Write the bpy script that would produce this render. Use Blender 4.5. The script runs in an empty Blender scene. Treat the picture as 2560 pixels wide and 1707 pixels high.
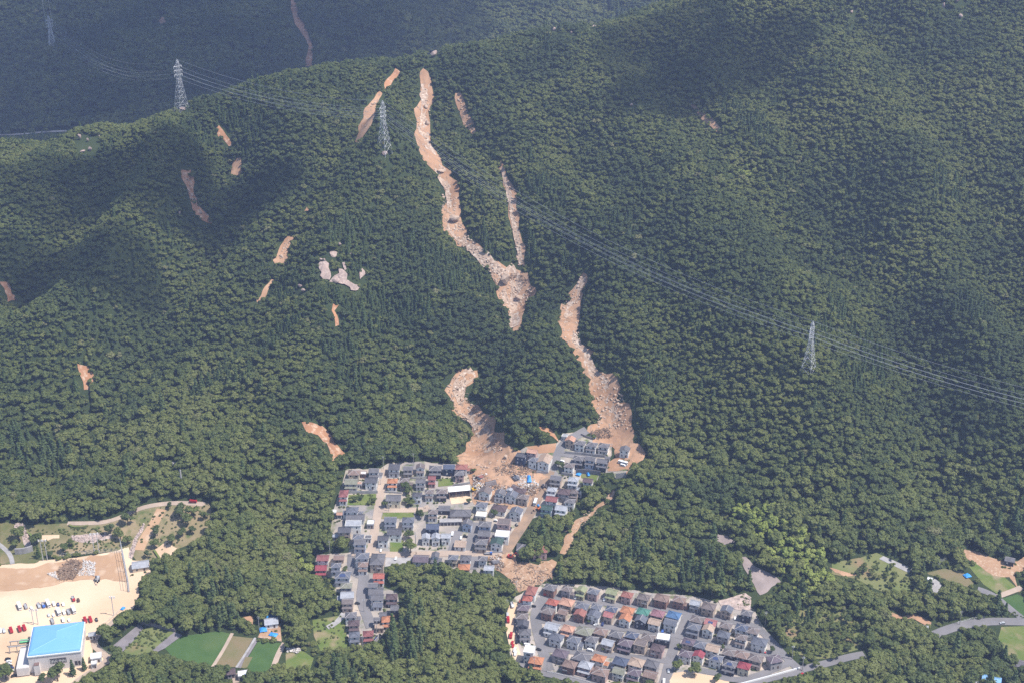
import bpy, math, random
import numpy as np
from mathutils import Vector, Matrix
from mathutils.geometry import delaunay_2d_cdt

random.seed(7); rng = np.random.default_rng(11)
SC = bpy.context.scene
COL = SC.collection
R = math.radians

# ------------------------------------------------------------------ camera
CAM_H, DEP, FPX = 560.0, R(25.0), 3556.0          # height, depression, focal length in px of a 2560 px frame
cam = bpy.data.cameras.new('camera'); cam.lens = 50.0; cam.sensor_width = 36.0
cam.clip_start = 1.0; cam.clip_end = 9000.0
camo = bpy.data.objects.new('camera', cam); COL.objects.link(camo)
camo.location = (0, 0, CAM_H); camo.rotation_euler = (R(90) - DEP, 0, 0)
SC.camera = camo
# ------------------------------------------------------------------ light
TO_SUN = Vector((0.93, -0.30, 0)).normalized() * math.cos(R(60)) + Vector((0, 0, math.sin(R(60))))
SUN_STRENGTH, SKY_STRENGTH, EXPOSURE = 4.8, 0.14, 0.52
world = bpy.data.worlds.new('World'); SC.world = world; world.use_nodes = True
wn = world.node_tree; wn.nodes.clear()
sky = wn.nodes.new('ShaderNodeTexSky'); sky.sky_type = 'NISHITA'; sky.sun_disc = False
sky.sun_elevation = math.asin(TO_SUN.z); sky.sun_rotation = math.atan2(TO_SUN.x, TO_SUN.y)
bg = wn.nodes.new('ShaderNodeBackground'); bg.inputs[1].default_value = SKY_STRENGTH
wo = wn.nodes.new('ShaderNodeOutputWorld')
wn.links.new(sky.outputs[0], bg.inputs[0]); wn.links.new(bg.outputs[0], wo.inputs[0])
sl = bpy.data.lights.new('sun', 'SUN'); sl.energy = SUN_STRENGTH; sl.angle = R(0.5); sl.color = (1.0, 0.945, 0.87)
so = bpy.data.objects.new('sun', sl); COL.objects.link(so)
so.rotation_euler = TO_SUN.to_track_quat('Z', 'Y').to_euler(); so.location = (600, 600, 1500)
SC.view_settings.view_transform = 'Standard'; SC.view_settings.look = 'None'
SC.view_settings.exposure = EXPOSURE; SC.view_settings.gamma = 1.0
SC.cycles.use_denoising = False
SC.cycles.max_bounces = 5; SC.cycles.diffuse_bounces = 2; SC.cycles.transparent_max_bounces = 8
SC.cycles.volume_bounces = 0

# ------------------------------------------------------------------ tiles: crops of the photo the outlines were read from
TILE = {'A': (780, 1140, 7.84), 'B': (1020, 1140, 7.84), 'C': (1250, 1060, 6.5333), 'D': (780, 1320, 7.84),
        'E': (1020, 1270, 7.84), 'F': (780, 1060, 2.6133), 'G': (780, 1430, 7.84), 'H': (1250, 1440, 7.84),
        'I': (1520, 1440, 7.84), 'J': (1700, 1480, 7.84), 'K': (1280, 1560, 5.6), 'L': (0, 1480, 6.9067),
        'M': (0, 1240, 6.5333), 'N': (1900, 1300, 3.5636), 'O': (240, 1280, 3.5636), 'P': (380, 100, 2.3059),
        'Q': (900, 480, 2.4125), 'R': (1240, 1420, 3.0154), 'S': (0, 0, 2.6133), 'T': (1500, 0, 2.2189),
        'V': (0, 0, 0.91875), 'W': (0, 1220, 3.2203), 'Z': (750, 600, 11.2), 'X': (0, 0, 1.0)}
def px(t, x, y):
    a = TILE[t]; return (a[0] + x / a[2], a[1] + y / a[2])
def pts(s):
    """'P 10 20 30 40 Q 5 6' -> list of source pixels"""
    out, t, n = [], 'X', []
    for w in s.split():
        if w in TILE: t = w
        else:
            n.append(float(w))
            if len(n) == 2: out.append(px(t, *n)); n = []
    return out

# ------------------------------------------------------------------ terrain
CD, SD = math.cos(DEP), math.sin(DEP)
def unproj(u, v, Y):
    x = (u - 1280) / FPX; y = (853.5 - v) / FPX
    t = Y / (CD + y * SD)
    return (x * t, Y, CAM_H + t * (y * CD - SD))
def project(X, Y, Z):
    dz = Z - CAM_H
    f = Y * CD - dz * SD; up = Y * SD + dz * CD
    return 1280 + FPX * X / f, 853.5 - FPX * up / f
COLS = {
 -300: [(1600,736),(1400,827),(1250,880),(1150,912),(1000,962),(850,1015),(700,1068),(550,1130),(430,1215),(400,1250)],
 0: [(1707,702),(1600,736),(1480,788),(1400,827),(1250,880),(1150,912),(1000,964),(850,1019),(700,1073),(550,1135),(450,1195),(392,1255)],
 350: [(1707,700),(1600,738),(1500,778),(1400,824),(1250,878),(1150,912),(1000,970),(850,1030),(700,1085),(550,1140),(400,1215),(285,1290)],
 700: [(1707,704),(1550,762),(1400,820),(1250,878),(1150,918),(1000,980),(850,1033),(700,1085),(550,1145),(400,1212),(255,1286),(228,1305)],
 1000: [(1707,706),(1550,765),(1400,822),(1300,860),(1200,902),(1100,946),(1000,985),(850,1035),(700,1092),(550,1150),(400,1218),(255,1296),(165,1345)],
 1300: [(1707,706),(1550,768),(1450,803),(1400,824),(1300,860),(1200,902),(1100,946),(1000,984),(850,1038),(700,1095),(550,1152),(400,1222),(250,1300),(125,1378),(98,1398)],
 1600: [(1707,706),(1550,768),(1450,804),(1350,838),(1250,872),(1100,922),(950,972),(800,1020),(650,1075),(500,1140),(350,1215),(200,1290),(52,1425)],
 2000: [(1707,706),(1600,746),(1500,783),(1400,815),(1300,845),(1200,874),(1050,912),(928,952),(800,995),(600,1073),(400,1150),(200,1250),(0,1355),(-120,1490)],
 2400: [(1707,704),(1600,744),(1500,781),(1400,817),(1300,852),(1200,878),(1050,915),(900,960),(800,990),(600,1068),(400,1145),(200,1240),(0,1345),(-150,1470)],
 2900: [(1707,704),(1600,744),(1500,781),(1400,817),(1300,850),(1200,876),(1050,915),(900,958),(800,990),(600,1066),(400,1140),(200,1236),(0,1340),(-150,1460)]}
cps = [unproj(u, v, Y) for u, l in COLS.items() for v, Y in l]
ridge = [(-300,404,1250),(0,396,1255),(350,296,1288),(500,272,1298),(700,226,1306),(870,184,1328),(1000,165,1345),(1197,128,1368),
         (1306,96,1398),(1450,72,1416),(1545,58,1428),(1698,20,1455),(2000,-120,1500),(2900,-150,1470)]
for u, v, Y in ridge:
    X, Y, Z = unproj(u, v, Y); cps.append((X, Y, Z))
    cps.append((X * 1.1, Y + 140, Z - 70)); cps.append((X * 1.2, Y + 300, 55 + max(0, X) * 0.2))
for u in (-400, 0, 400, 800, 1200, 1600, 2100, 2900):
    for v, Y in ((300,1720),(130,1890),(0,2030),(-100,2130),(-200,2230)): cps.append(unproj(u, v, Y))
for u in (-300, 600, 1280, 2000, 2860): cps.append(unproj(u, 2050, 600))
cps = np.array(cps)
S0 = 500.0
def tps_fit(P, lam):
    n = len(P); xy = P[:, :2] / S0
    r2 = ((xy[:, None] - xy[None]) ** 2).sum(-1)
    K = 0.5 * r2 * np.log(r2 + 1e-12) + lam * np.eye(n)
    T = np.c_[np.ones(n), xy]
    A = np.block([[K, T], [T.T, np.zeros((3, 3))]])
    return xy, np.linalg.solve(A, np.r_[P[:, 2], 0, 0, 0])
txy, tw = tps_fit(cps, 0.0006)
GX0, GX1, GY0, GY1, GS = -1080, 1080, 480, 2480, 4.0
NX, NY = int((GX1 - GX0) / GS) + 1, int((GY1 - GY0) / GS) + 1
gx = GX0 + GS * np.arange(NX); gy = GY0 + GS * np.arange(NY)
HG = np.zeros((NY, NX))
for j in range(NY):
    q = np.c_[gx, np.full(NX, gy[j])] / S0
    r2 = ((q[:, None] - txy[None]) ** 2).sum(-1)
    HG[j] = (0.5 * r2 * np.log(r2 + 1e-12)) @ tw[:-3] + tw[-3] + q @ tw[-2:]
def ground(X, Y):
    X = np.asarray(X, float); Y = np.asarray(Y, float)
    fx = np.clip((X - GX0) / GS, 0, NX - 1.001); fy = np.clip((Y - GY0) / GS, 0, NY - 1.001)
    i = fx.astype(int); j = fy.astype(int); a = fx - i; b = fy - j
    return (HG[j, i] * (1-a) + HG[j, i+1] * a) * (1-b) + (HG[j+1, i] * (1-a) + HG[j+1, i+1] * a) * b
def at_many(P, h=0.0, y0=640, y1=2450):
    """pixels -> points on the ground (raised by h) along each pixel's line of sight"""
    P = np.asarray(P, float); x = (P[:, 0] - 1280) / FPX; y = (853.5 - P[:, 1]) / FPX
    Ys = np.arange(y0, y1, 3.0)
    t = Ys[None] / (CD + y * SD)[:, None]
    X = x[:, None] * t; Z = CAM_H + t * (y * CD - SD)[:, None]
    g = Z - ground(X, np.broadcast_to(Ys, X.shape)) - h
    k = np.argmax(g < 0, axis=1); k = np.where(k == 0, len(Ys) - 1, k)
    n = np.arange(len(P)); g0 = g[n, k-1]; g1 = g[n, k]
    a = np.clip(g0 / (g0 - g1 + 1e-9), 0, 1)
    Yh = Ys[k-1] + 3.0 * a; th = Yh / (CD + y * SD)
    Xh = x * th
    return np.c_[Xh, Yh, ground(Xh, Yh)]
def at(u, v, h=0.0): return at_many([(u, v)], h)[0]
def at_front(u, v):
    p = at(u, v)
    while p[1] > 1480: v += 3; p = at(u, v)
    return p
def seg_dist(X, Y, pl):
    d = np.full(X.shape, 1e9)
    for (ax, ay), (bx, by) in zip(pl[:-1], pl[1:]):
        L = (bx-ax)**2 + (by-ay)**2 + 1e-9
        t = np.clip(((X-ax)*(bx-ax) + (Y-ay)*(by-ay)) / L, 0, 1)
        d = np.minimum(d, np.hypot(X-ax-t*(bx-ax), Y-ay-t*(by-ay)))
    return d
MX, MY = np.meshgrid(gx, gy)
def vnoise(X, Y, s, seed):
    """smooth value noise"""
    r = np.random.default_rng(seed).random((128, 128))
    fx = X / s + 1000.37; fy = Y / s + 1000.71
    i = np.floor(fx).astype(int); j = np.floor(fy).astype(int); a = fx - i; b = fy - j
    a = a*a*(3-2*a); b = b*b*(3-2*b); i %= 128; j %= 128; i1 = (i+1) % 128; j1 = (j+1) % 128
    return (r[j,i]*(1-a)+r[j,i1]*a)*(1-b) + (r[j1,i]*(1-a)+r[j1,i1]*a)*b - 0.5
GULLIES = [('P 1575 190 1570 500 1650 700 1730 1000 1850 1210 2060 1400 2060 1560 Q 930 830 760 1000 640 1150 620 1300 760 1480', 10, 22),
 ('P 1760 320 1850 540 2010 740 2080 1000 2120 1300', 7, 16),
 ('Q 1360 490 1270 700 1270 900 1380 1030 1500 1250 1550 1400', 9, 20),
 ('V 500 300 540 400 470 520 330 700 200 880 120 1000', 26, 40),
 ('V 420 380 470 505', 8, 20), ('V 665 545 590 700 420 860 260 1000', 10, 24), ('V 895 170 840 300 720 480', 6, 20),
 ('V 1480 100 1600 260 1760 430 1850 560', 13, 34), ('V 1720 90 1900 400 2050 650 2150 900 2180 1100', 14, 34),
 ('V 2010 60 2230 420 2340 700', 14, 34), ('V 1330 330 1480 560 1560 800 1600 1000', 9, 28), ('V 280 360 200 480 60 620', 16, 34),
 ('V 880 500 900 700 960 850', 6, 24), ('V 540 960 640 1150 700 1300', 7, 22),
 ('V 880 350 780 600 700 850 600 1050', -15, 36), ('V 400 320 300 450 150 720', -13, 34), ('V 1850 860 1950 1080', -9, 34),
 ('V 1270 780 1200 1010', -13, 30), ('V 1380 380 1420 620 1480 900', -7, 30), ('V 2050 150 2200 600 2300 1000', -8, 36),
 ('V 960 200 900 330', -5, 26)]
dH = np.zeros_like(HG)
for s, a, w in GULLIES:
    pl = at_many(pts(s), y1=1480)[:, :2]
    dH -= 1.7 * a * np.exp(-(seg_dist(MX, MY, pl) / w) ** 2)
mtn = np.clip((HG - 62) / 50, 0, 1)
crest = 1 - .65 * np.clip((HG - 185) / 45, 0, 1) * (MY < 1480)
dH += mtn * crest * (22 * vnoise(MX + .25 * MY, MY * .42, 70, 1) + 13 * vnoise(MX - .2 * MY, MY * .5, 34, 2) + 3 * vnoise(MX, MY, 16, 3))
bgm = np.clip((MY - 1500) / 150, 0, 1)
dH += bgm * (60 * vnoise(MX + 0.5 * MY, MY * 0.35, 120, 5))
HG += dH

# ------------------------------------------------------------------ mesh helpers
def tag(o, label=None, cat=None, group=None, kind=None):
    if label: o['label'] = label
    if cat: o['category'] = cat
    if group: o['group'] = group
    if kind: o['kind'] = kind
    return o
def new_mesh(name, V, F, m, smooth=False):
    me = bpy.data.meshes.new(name)
    me.from_pydata([tuple(map(float, v)) for v in V], [], [tuple(int(i) for i in f) for f in F])
    for k in (m if isinstance(m, (list, tuple)) else [m]): me.materials.append(k)
    if smooth: me.polygons.foreach_set('use_smooth', [True] * len(me.polygons))
    me.update(); return me
def obj(name, me, parent=None, loc=(0, 0, 0), rz=0.0):
    o = bpy.data.objects.new(name, me); COL.objects.link(o)
    o.location = loc; o.rotation_euler = (0, 0, rz)
    if parent: o.parent = parent
    return o
def empty(name, loc, rz=0.0):
    o = obj(name, None, None, loc, rz); o.empty_display_size = 0.5; return o
class MB:
    def __init__(s): s.V = []; s.F = []
    def add(s, V, F):
        n = len(s.V); s.V += [tuple(v) for v in V]; s.F += [tuple(i + n for i in f) for f in F]; return s
    def box(s, x0, x1, y0, y1, z0, z1):
        return s.add([(x0,y0,z0),(x1,y0,z0),(x1,y1,z0),(x0,y1,z0),(x0,y0,z1),(x1,y0,z1),(x1,y1,z1),(x0,y1,z1)],
                     [(0,3,2,1),(4,5,6,7),(0,1,5,4),(1,2,6,5),(2,3,7,6),(3,0,4,7)])
    def bar(s, p, q, r, n=4, r2=None):
        p = Vector(p); q = Vector(q); d = (q - p)
        if d.length < 1e-6: return s
        d.normalize(); a = d.orthogonal().normalized(); b = d.cross(a); r2 = r if r2 is None else r2
        V = []
        for c, rr in ((p, r), (q, r2)):
            for k in range(n):
                t = 2 * math.pi * (k + 0.5) / n; V.append(c + (a * math.cos(t) + b * math.sin(t)) * rr)
        F = [(k, (k+1) % n, n + (k+1) % n, n + k) for k in range(n)] + [tuple(range(n))[::-1], tuple(range(n, 2*n))]
        return s.add(V, F)
    def mesh(s, name, m, smooth=False): return new_mesh(name, s.V, s.F, m, smooth)
    def build(s, name, m, parent=None, **k): return obj(name, s.mesh(name, m), parent, **k)

# ------------------------------------------------------------------ materials
MATS = {}
def mat(name, c, rough=0.8, c2=None, scale=0.5, spec=0.3, metal=0.0, space='obj', c3=None, scale2=3.0, det=4.0):
    if name in MATS: return MATS[name]
    m = bpy.data.materials.new(name); m.use_nodes = True; MATS[name] = m
    nt = m.node_tree; b = nt.nodes['Principled BSDF']
    b.inputs['Roughness'].default_value = rough; b.inputs['Metallic'].default_value = metal
    b.inputs['Specular IOR Level'].default_value = spec
    if c2 is None and c3 is None: b.inputs['Base Color'].default_value = (*c, 1); return m
    tc = nt.nodes.new('ShaderNodeTexCoord'); geo = nt.nodes.new('ShaderNodeNewGeometry')
    src = tc.outputs['Object'] if space == 'obj' else geo.outputs['Position']
    def mixn(colA, colB, sc, lo, hi, d):
        n = nt.nodes.new('ShaderNodeTexNoise'); n.inputs['Scale'].default_value = sc; n.inputs['Detail'].default_value = d
        nt.links.new(src, n.inputs['Vector'])
        mr = nt.nodes.new('ShaderNodeMapRange'); mr.inputs[1].default_value = lo; mr.inputs[2].default_value = hi
        nt.links.new(n.outputs[0], mr.inputs[0])
        mx = nt.nodes.new('ShaderNodeMix'); mx.data_type = 'RGBA'
        nt.links.new(mr.outputs[0], mx.inputs[0])
        for i, cc in ((6, colA), (7, colB)):
            if isinstance(cc, tuple): mx.inputs[i].default_value = (*cc, 1)
            else: nt.links.new(cc, mx.inputs[i])
        return mx.outputs[2]
    out = mixn(c, c2 if c2 else c, scale, 0.35, 0.65, det)
    if c3: out = mixn(out, c3, scale2, 0.52, 0.70, det)
    nt.links.new(out, b.inputs['Base Color'])
    return m
def leafmat(name, stops, trans=0.25, rough=0.55):
    """foliage: colour by each tree's own tint value"""
    m = bpy.data.materials.new(name); m.use_nodes = True; nt = m.node_tree
    for n in list(nt.nodes): nt.nodes.remove(n)
    at_ = nt.nodes.new('ShaderNodeAttribute'); at_.attribute_type = 'INSTANCER'; at_.attribute_name = 'tint'
    geo = nt.nodes.new('ShaderNodeNewGeometry')
    nz = nt.nodes.new('ShaderNodeTexNoise'); nz.inputs['Scale'].default_value = 0.55; nz.inputs['Detail'].default_value = 2
    nt.links.new(geo.outputs['Position'], nz.inputs['Vector'])
    ma = nt.nodes.new('ShaderNodeMath'); ma.operation = 'MULTIPLY_ADD'; ma.inputs[1].default_value = 0.5; ma.inputs[2].default_value = -0.25
    nt.links.new(nz.outputs[0], ma.inputs[0])
    ad = nt.nodes.new('ShaderNodeMath'); ad.operation = 'ADD'
    nt.links.new(ma.outputs[0], ad.inputs[0]); nt.links.new(at_.outputs['Fac'], ad.inputs[1])
    cr = nt.nodes.new('ShaderNodeValToRGB'); el = cr.color_ramp.elements
    while len(el) < len(stops): el.new(0.5)
    for e, (p, c) in zip(el, stops): e.position = p; e.color = (*c, 1)
    nt.links.new(ad.outputs[0], cr.inputs[0])
    b = nt.nodes.new('ShaderNodeBsdfPrincipled'); b.inputs['Roughness'].default_value = rough; b.inputs['Specular IOR Level'].default_value = 0.22
    nt.links.new(cr.outputs[0], b.inputs['Base Color'])
    tr = nt.nodes.new('ShaderNodeBsdfTranslucent'); nt.links.new(cr.outputs[0], tr.inputs[0])
    mx = nt.nodes.new('ShaderNodeMixShader'); mx.inputs[0].default_value = trans
    nt.links.new(b.outputs[0], mx.inputs[1]); nt.links.new(tr.outputs[0], mx.inputs[2])
    o = nt.nodes.new('ShaderNodeOutputMaterial'); nt.links.new(mx.outputs[0], o.inputs[0])
    return m
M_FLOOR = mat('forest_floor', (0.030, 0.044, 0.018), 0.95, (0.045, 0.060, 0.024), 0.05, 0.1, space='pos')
M_SOIL = mat('slide_soil', (0.46, 0.29, 0.185), 0.95, (0.34, 0.195, 0.115), 0.045, 0.1, space='pos', c3=(0.27, 0.18, 0.12), scale2=0.2, det=7.0)
M_CLAY = mat('slide_clay', (0.42, 0.22, 0.12), 0.95, (0.29, 0.15, 0.085), 0.06, 0.1, space='pos', c3=(0.50, 0.36, 0.26), scale2=0.3)
M_MUD = mat('mud', (0.40, 0.25, 0.155), 0.9, (0.30, 0.185, 0.115), 0.06, 0.2, space='pos', c3=(0.47, 0.35, 0.25), scale2=0.5)
M_TOWN = mat('town_ground', (0.42, 0.355, 0.29), 0.9, (0.23, 0.215, 0.21), 0.05, 0.2, space='pos', c3=(0.10, 0.13, 0.05), scale2=0.13)
M_PAVE = mat('estate_ground', (0.45, 0.38, 0.32), 0.9, (0.27, 0.25, 0.24), 0.07, 0.2, space='pos', c3=(0.14, 0.15, 0.08), scale2=0.22)
M_ROAD = mat('asphalt', (0.20, 0.19, 0.195), 0.9, (0.16, 0.155, 0.16), 0.1, 0.2, space='pos')
M_DUSTY = mat('dusty_road', (0.42, 0.33, 0.26), 0.95, (0.34, 0.27, 0.22), 0.12, 0.1, space='pos')
M_MUDROAD = mat('muddy_road', (0.31, 0.21, 0.14), 0.85, (0.20, 0.15, 0.115), 0.12, 0.3, space='pos')
M_SAND = mat('pale_sand', (0.66, 0.51, 0.365), 0.95, (0.58, 0.42, 0.28), 0.02, 0.1, space='pos', c3=(0.50, 0.355, 0.235), scale2=0.035, det=7.0)
M_DIRT = mat('brown_soil', (0.46, 0.30, 0.185), 0.95, (0.38, 0.24, 0.145), 0.03, 0.1, space='pos', c3=(0.50, 0.36, 0.25), scale2=0.12)
M_LAWN = mat('dry_lawn', (0.13, 0.13, 0.055), 0.95, (0.30, 0.23, 0.14), 0.035, 0.1, space='pos', c3=(0.09, 0.12, 0.04), scale2=0.12)
M_GRASS = mat('grass_plot', (0.10, 0.145, 0.035), 0.95, (0.15, 0.17, 0.055), 0.15, 0.1, space='pos', c3=(0.25, 0.20, 0.12), scale2=0.09)
M_MEADOW = mat('scrub_meadow', (0.12, 0.15, 0.05), 0.95, (0.18, 0.18, 0.08), 0.06, 0.1, space='pos', c3=(0.24, 0.17, 0.10), scale2=0.07)
M_RICE = mat('rice_green', (0.052, 0.10, 0.03), 0.9, (0.066, 0.118, 0.036), 0.1, 0.1, space='pos', c3=(0.085, 0.125, 0.045), scale2=0.03, det=6.0)
M_FALLOW = mat('fallow_field', (0.145, 0.14, 0.065), 0.95, (0.19, 0.15, 0.085), 0.09, 0.1, space='pos')
M_CONC = mat('concrete', (0.36, 0.345, 0.34), 0.9, (0.27, 0.26, 0.26), 0.25, 0.2, space='pos')
M_DKCONC = mat('dark_concrete', (0.17, 0.155, 0.16), 0.9, (0.22, 0.20, 0.205), 0.2, 0.2, space='pos')
M_FACE = mat('granite_face', (0.36, 0.27, 0.235), 0.9, (0.24, 0.185, 0.165), 0.18, 0.2, space='pos', c3=(0.44, 0.35, 0.30), scale2=0.5)
M_RUBBLE = mat('pale_rubble', (0.46, 0.345, 0.26), 0.95, (0.30, 0.21, 0.155), 0.35, 0.1, space='pos', c3=(0.60, 0.51, 0.43), scale2=0.5)
M_BARE = mat('bare_stony_soil', (0.31, 0.255, 0.24), 0.95, (0.24, 0.20, 0.19), 0.12, 0.1, space='pos')
M_ROCK = mat('granite', (0.50, 0.39, 0.34), 0.9, (0.29, 0.23, 0.205), 0.35, 0.2, space='pos', c3=(0.48, 0.41, 0.37), scale2=0.8)
M_BOULDER = mat('boulder_granite', (0.47, 0.36, 0.28), 0.9, (0.36, 0.265, 0.20), 0.4, 0.2, space='pos')
M_STEEL = mat('galvanised_steel', (0.46, 0.47, 0.49), 0.55, None, spec=0.5, metal=0.25)
M_WHITE = mat('white_paint', (0.80, 0.80, 0.79), 0.6)
M_GLASS = mat('window_glass', (0.035, 0.045, 0.06), 0.15, None, spec=0.6)
M_TYRE = mat('tyre_rubber', (0.02, 0.02, 0.02), 0.8)
M_BARK = mat('bark', (0.09, 0.07, 0.05), 0.95)
M_WIRE = mat('wire', (0.42, 0.43, 0.45), 0.5, None, metal=0.2)
M_TARP = mat('blue_tarp', (0.03, 0.22, 0.60), 0.5, (0.06, 0.32, 0.68), 0.6)

# ------------------------------------------------------------------ sheets and ribbons on the ground
CLEAR = []            # plan polygons kept free of forest: (pixel polygon, most distant Y)
def smooth_noise1(n, k, amp, seed):
    r = np.random.default_rng(seed); return np.interp(np.arange(n) / k, np.arange(int(n / k) + 2), r.normal(0, amp, int(n / k) + 2))
def sheet(name, poly, m, off, label=None, res=5.0, ragged=0.0, rough=0.0, clear=True, ymax=1480, kind='structure', seed=1, y0=640, cat=None):
    P = poly if isinstance(poly, list) else pts(poly)
    D = []
    for a, b in zip(P, P[1:] + P[:1]):
        n = max(1, int(math.hypot(b[0]-a[0], b[1]-a[1]) / 9))
        D += [(a[0] + (b[0]-a[0]) * k / n, a[1] + (b[1]-a[1]) * k / n) for k in range(n)]
    if clear: CLEAR.append((np.array(D), ymax))
    B = at_many(D, y0=y0)[:, :2]
    if ragged:
        r = np.random.default_rng(seed); B = B + np.c_[[np.convolve(r.normal(0, ragged * 1.6, len(B) + 2), [.3, .4, .3], 'valid') for _ in (0, 1)]].T
    lo, hi = B.min(0), B.max(0)
    gx_, gy_ = np.meshgrid(np.arange(lo[0], hi[0], res), np.arange(lo[1], hi[1], res))
    r = np.random.default_rng(seed + 5)
    Q = np.c_[gx_.ravel(), gy_.ravel()] + r.uniform(-.25, .25, (gx_.size, 2)) * res
    Q = Q[inside(Q[:, 0], Q[:, 1], B)]
    V2 = [Vector(map(float, p)) for p in np.r_[B, Q]]
    ov, oe, of, *_ = delaunay_2d_cdt(V2, [], [list(range(len(B)))], 1, 1e-4)
    xy = np.array([tuple(v) for v in ov]); z = ground(xy[:, 0], xy[:, 1]) + off
    if rough:
        d = seg_dist(xy[:, 0], xy[:, 1], np.r_[B, B[:1]])
        z = z + np.clip(d / 4, 0, 1) * rough * (1 + 2 * vnoise(xy[:, 0], xy[:, 1], 5.0, seed) + 1.4 * vnoise(xy[:, 0], xy[:, 1], 2.2, seed + 1))
    F = []
    for f in of:
        a, b, c = xy[f[0]], xy[f[1]], xy[f[2]]
        F.append(f if (b[0]-a[0])*(c[1]-a[1]) - (b[1]-a[1])*(c[0]-a[0]) > 0 else f[::-1])
    o = obj(name, new_mesh(name, np.c_[xy, z], F, m))
    return tag(o, label, cat, None, kind)
def inside(x, y, B):
    c = np.zeros(x.shape, bool); bx, by = B[:, 0], B[:, 1]; j = len(B) - 1
    for i in range(len(B)):
        if by[i] != by[j]:
            k = ((by[i] > y) != (by[j] > y)) & (x < (bx[j]-bx[i]) * (y-by[i]) / (by[j]-by[i]) + bx[i])
            c ^= k
        j = i
    return c
ROADS = []
def smooth_line(L, step=4.0):
    L = np.asarray(L, float); s = np.r_[0, np.cumsum(np.hypot(*np.diff(L[:, :2], axis=0).T))]
    t = np.linspace(0, s[-1], max(2, int(s[-1] / step) + 1))
    X = np.c_[np.interp(t, s, L[:, 0]), np.interp(t, s, L[:, 1])]
    for _ in range(3):
        X[1:-1] = 0.25 * X[:-2] + 0.5 * X[1:-1] + 0.25 * X[2:]
    return X
def ribbon(name, line, w, m, off, label, clear=True, y0=640, kind='structure', cat=None, jit=0.0, step=4.0):
    X = smooth_line(at_many(pts(line), y0=y0), step)
    rj = np.random.default_rng(len(line)); ww = w * (1 + jit * np.convolve(rj.normal(0, 1, len(X) + 2), [.25, .5, .25], 'valid'))
    T = np.gradient(X, axis=0); T /= np.hypot(T[:, 0], T[:, 1])[:, None] + 1e-9
    N = np.c_[-T[:, 1], T[:, 0]]
    V, F = [], []
    for i in range(len(X)):
        for k, a in enumerate((-.5, -.17, .17, .5)):
            p = X[i] + N[i] * (max(.3, ww[i]) * a + jit * w * .15 * math.sin(i * .9)); V.append((p[0], p[1], float(ground(p[0], p[1])) + off))
    for i in range(len(X) - 1):
        for k in range(3): F.append((4*i+k+1, 4*i+k, 4*i+4+k, 4*i+5+k))
    if clear: ROADS.append((X, w / 2 + 2.0))
    return tag(obj(name, new_mesh(name, V, F, m)), label, cat, None, kind)

# terrain mesh
V = np.c_[MX.ravel(), MY.ravel(), HG.ravel()]
idx = np.arange(NX * NY).reshape(NY, NX)
F = np.stack([idx[:-1, :-1], idx[:-1, 1:], idx[1:, 1:], idx[1:, :-1]], -1).reshape(-1, 4)
me = bpy.data.meshes.new('mountain_terrain'); me.vertices.add(len(V)); me.vertices.foreach_set('co', V.ravel())
me.loops.add(F.size); me.loops.foreach_set('vertex_index', F.ravel()); me.polygons.add(len(F))
me.polygons.foreach_set('loop_start', np.arange(0, F.size, 4)); me.polygons.foreach_set('loop_total', np.full(len(F), 4))
me.materials.append(M_FLOOR); me.update(calc_edges=True)
me.polygons.foreach_set('use_smooth', [True] * len(F))
tag(obj('terrain', me), 'mountainside and valley ground under the forest and estates', None, None, 'structure')
# ================================================================== ground sheets
SL = 'landslide_scar'
sheet(SL, 'P 1545 165 1545 260 1550 340 1510 400 1525 470 1520 560 1540 640 1580 710 1640 790 1680 870 1690 940 1675 1010 1690 1090 1725 1130 1760 1190 1830 1220 1900 1280 1960 1340 1990 1420 2010 1500 Q 870 700 910 745 925 800 918 850 940 850 990 770 990 700 1015 640 1065 615 1050 580 1000 500 940 470 870 435 800 410 P 1870 1180 1815 1140 1805 1060 1775 1010 1775 900 1755 800 1705 755 1655 660 1605 600 1615 500 1605 420 1625 340 1610 250 1595 180 1567 158',
      M_SOIL, .35, 'long main debris flow scar of pale orange soil down the centre of the mountainside', 3.2, 1.71, 0.5, seed=1)
sheet(SL, 'P 1752 318 1770 430 1795 505 1850 545 1872 535 1852 485 1820 425 1803 370 1778 318', M_SOIL, .35, 'short scar high on the slope just beyond the main debris flow', 3, 1.14, .4, seed=2)
sheet(SL, 'P 1996 720 2028 790 2050 900 2062 1000 2072 1100 2098 1200 2105 1315 2148 1315 2146 1180 2126 1090 2112 1000 2094 900 2066 830 2036 770 2014 718', M_SOIL, .35, 'thin rocky scar that joins the main debris flow beside the boulder basin', 3, 1.14, .4, seed=3)
sheet(SL, 'P 1400 165 1345 250 1342 285 1382 262 1425 178', M_CLAY, .35, 'small orange scar near the ridge, the upper of two in line', 3, 0.95, .3, seed=4)
sheet(SL, 'P 1318 298 1255 350 1213 430 1178 578 1202 588 1265 490 1288 420 1336 318', M_SOIL, .35, 'slanting scar just above the lattice pylon on the spur', 3, 1.14, .4, seed=5)
sheet(SL, 'P 165 750 186 830 212 930 245 1000 265 1040 330 1056 295 980 255 900 244 830 218 752', M_CLAY, .35, 'reddish scar on the dark western slope below the ridge pylon', 3, 1.14, .4, seed=6)
sheet(SL, 'P 374 490 386 545 418 562 448 640 466 625 446 565 414 515 388 486', M_CLAY, .35, 'thin orange gash high in the western gully', 3, 0.95, .3, seed=7)
sheet(SL, 'P 478 685 462 785 510 782 508 685', M_SOIL, .35, 'small pale scree patch in the western gully', 3, 0.95, .3, seed=8)
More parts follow.
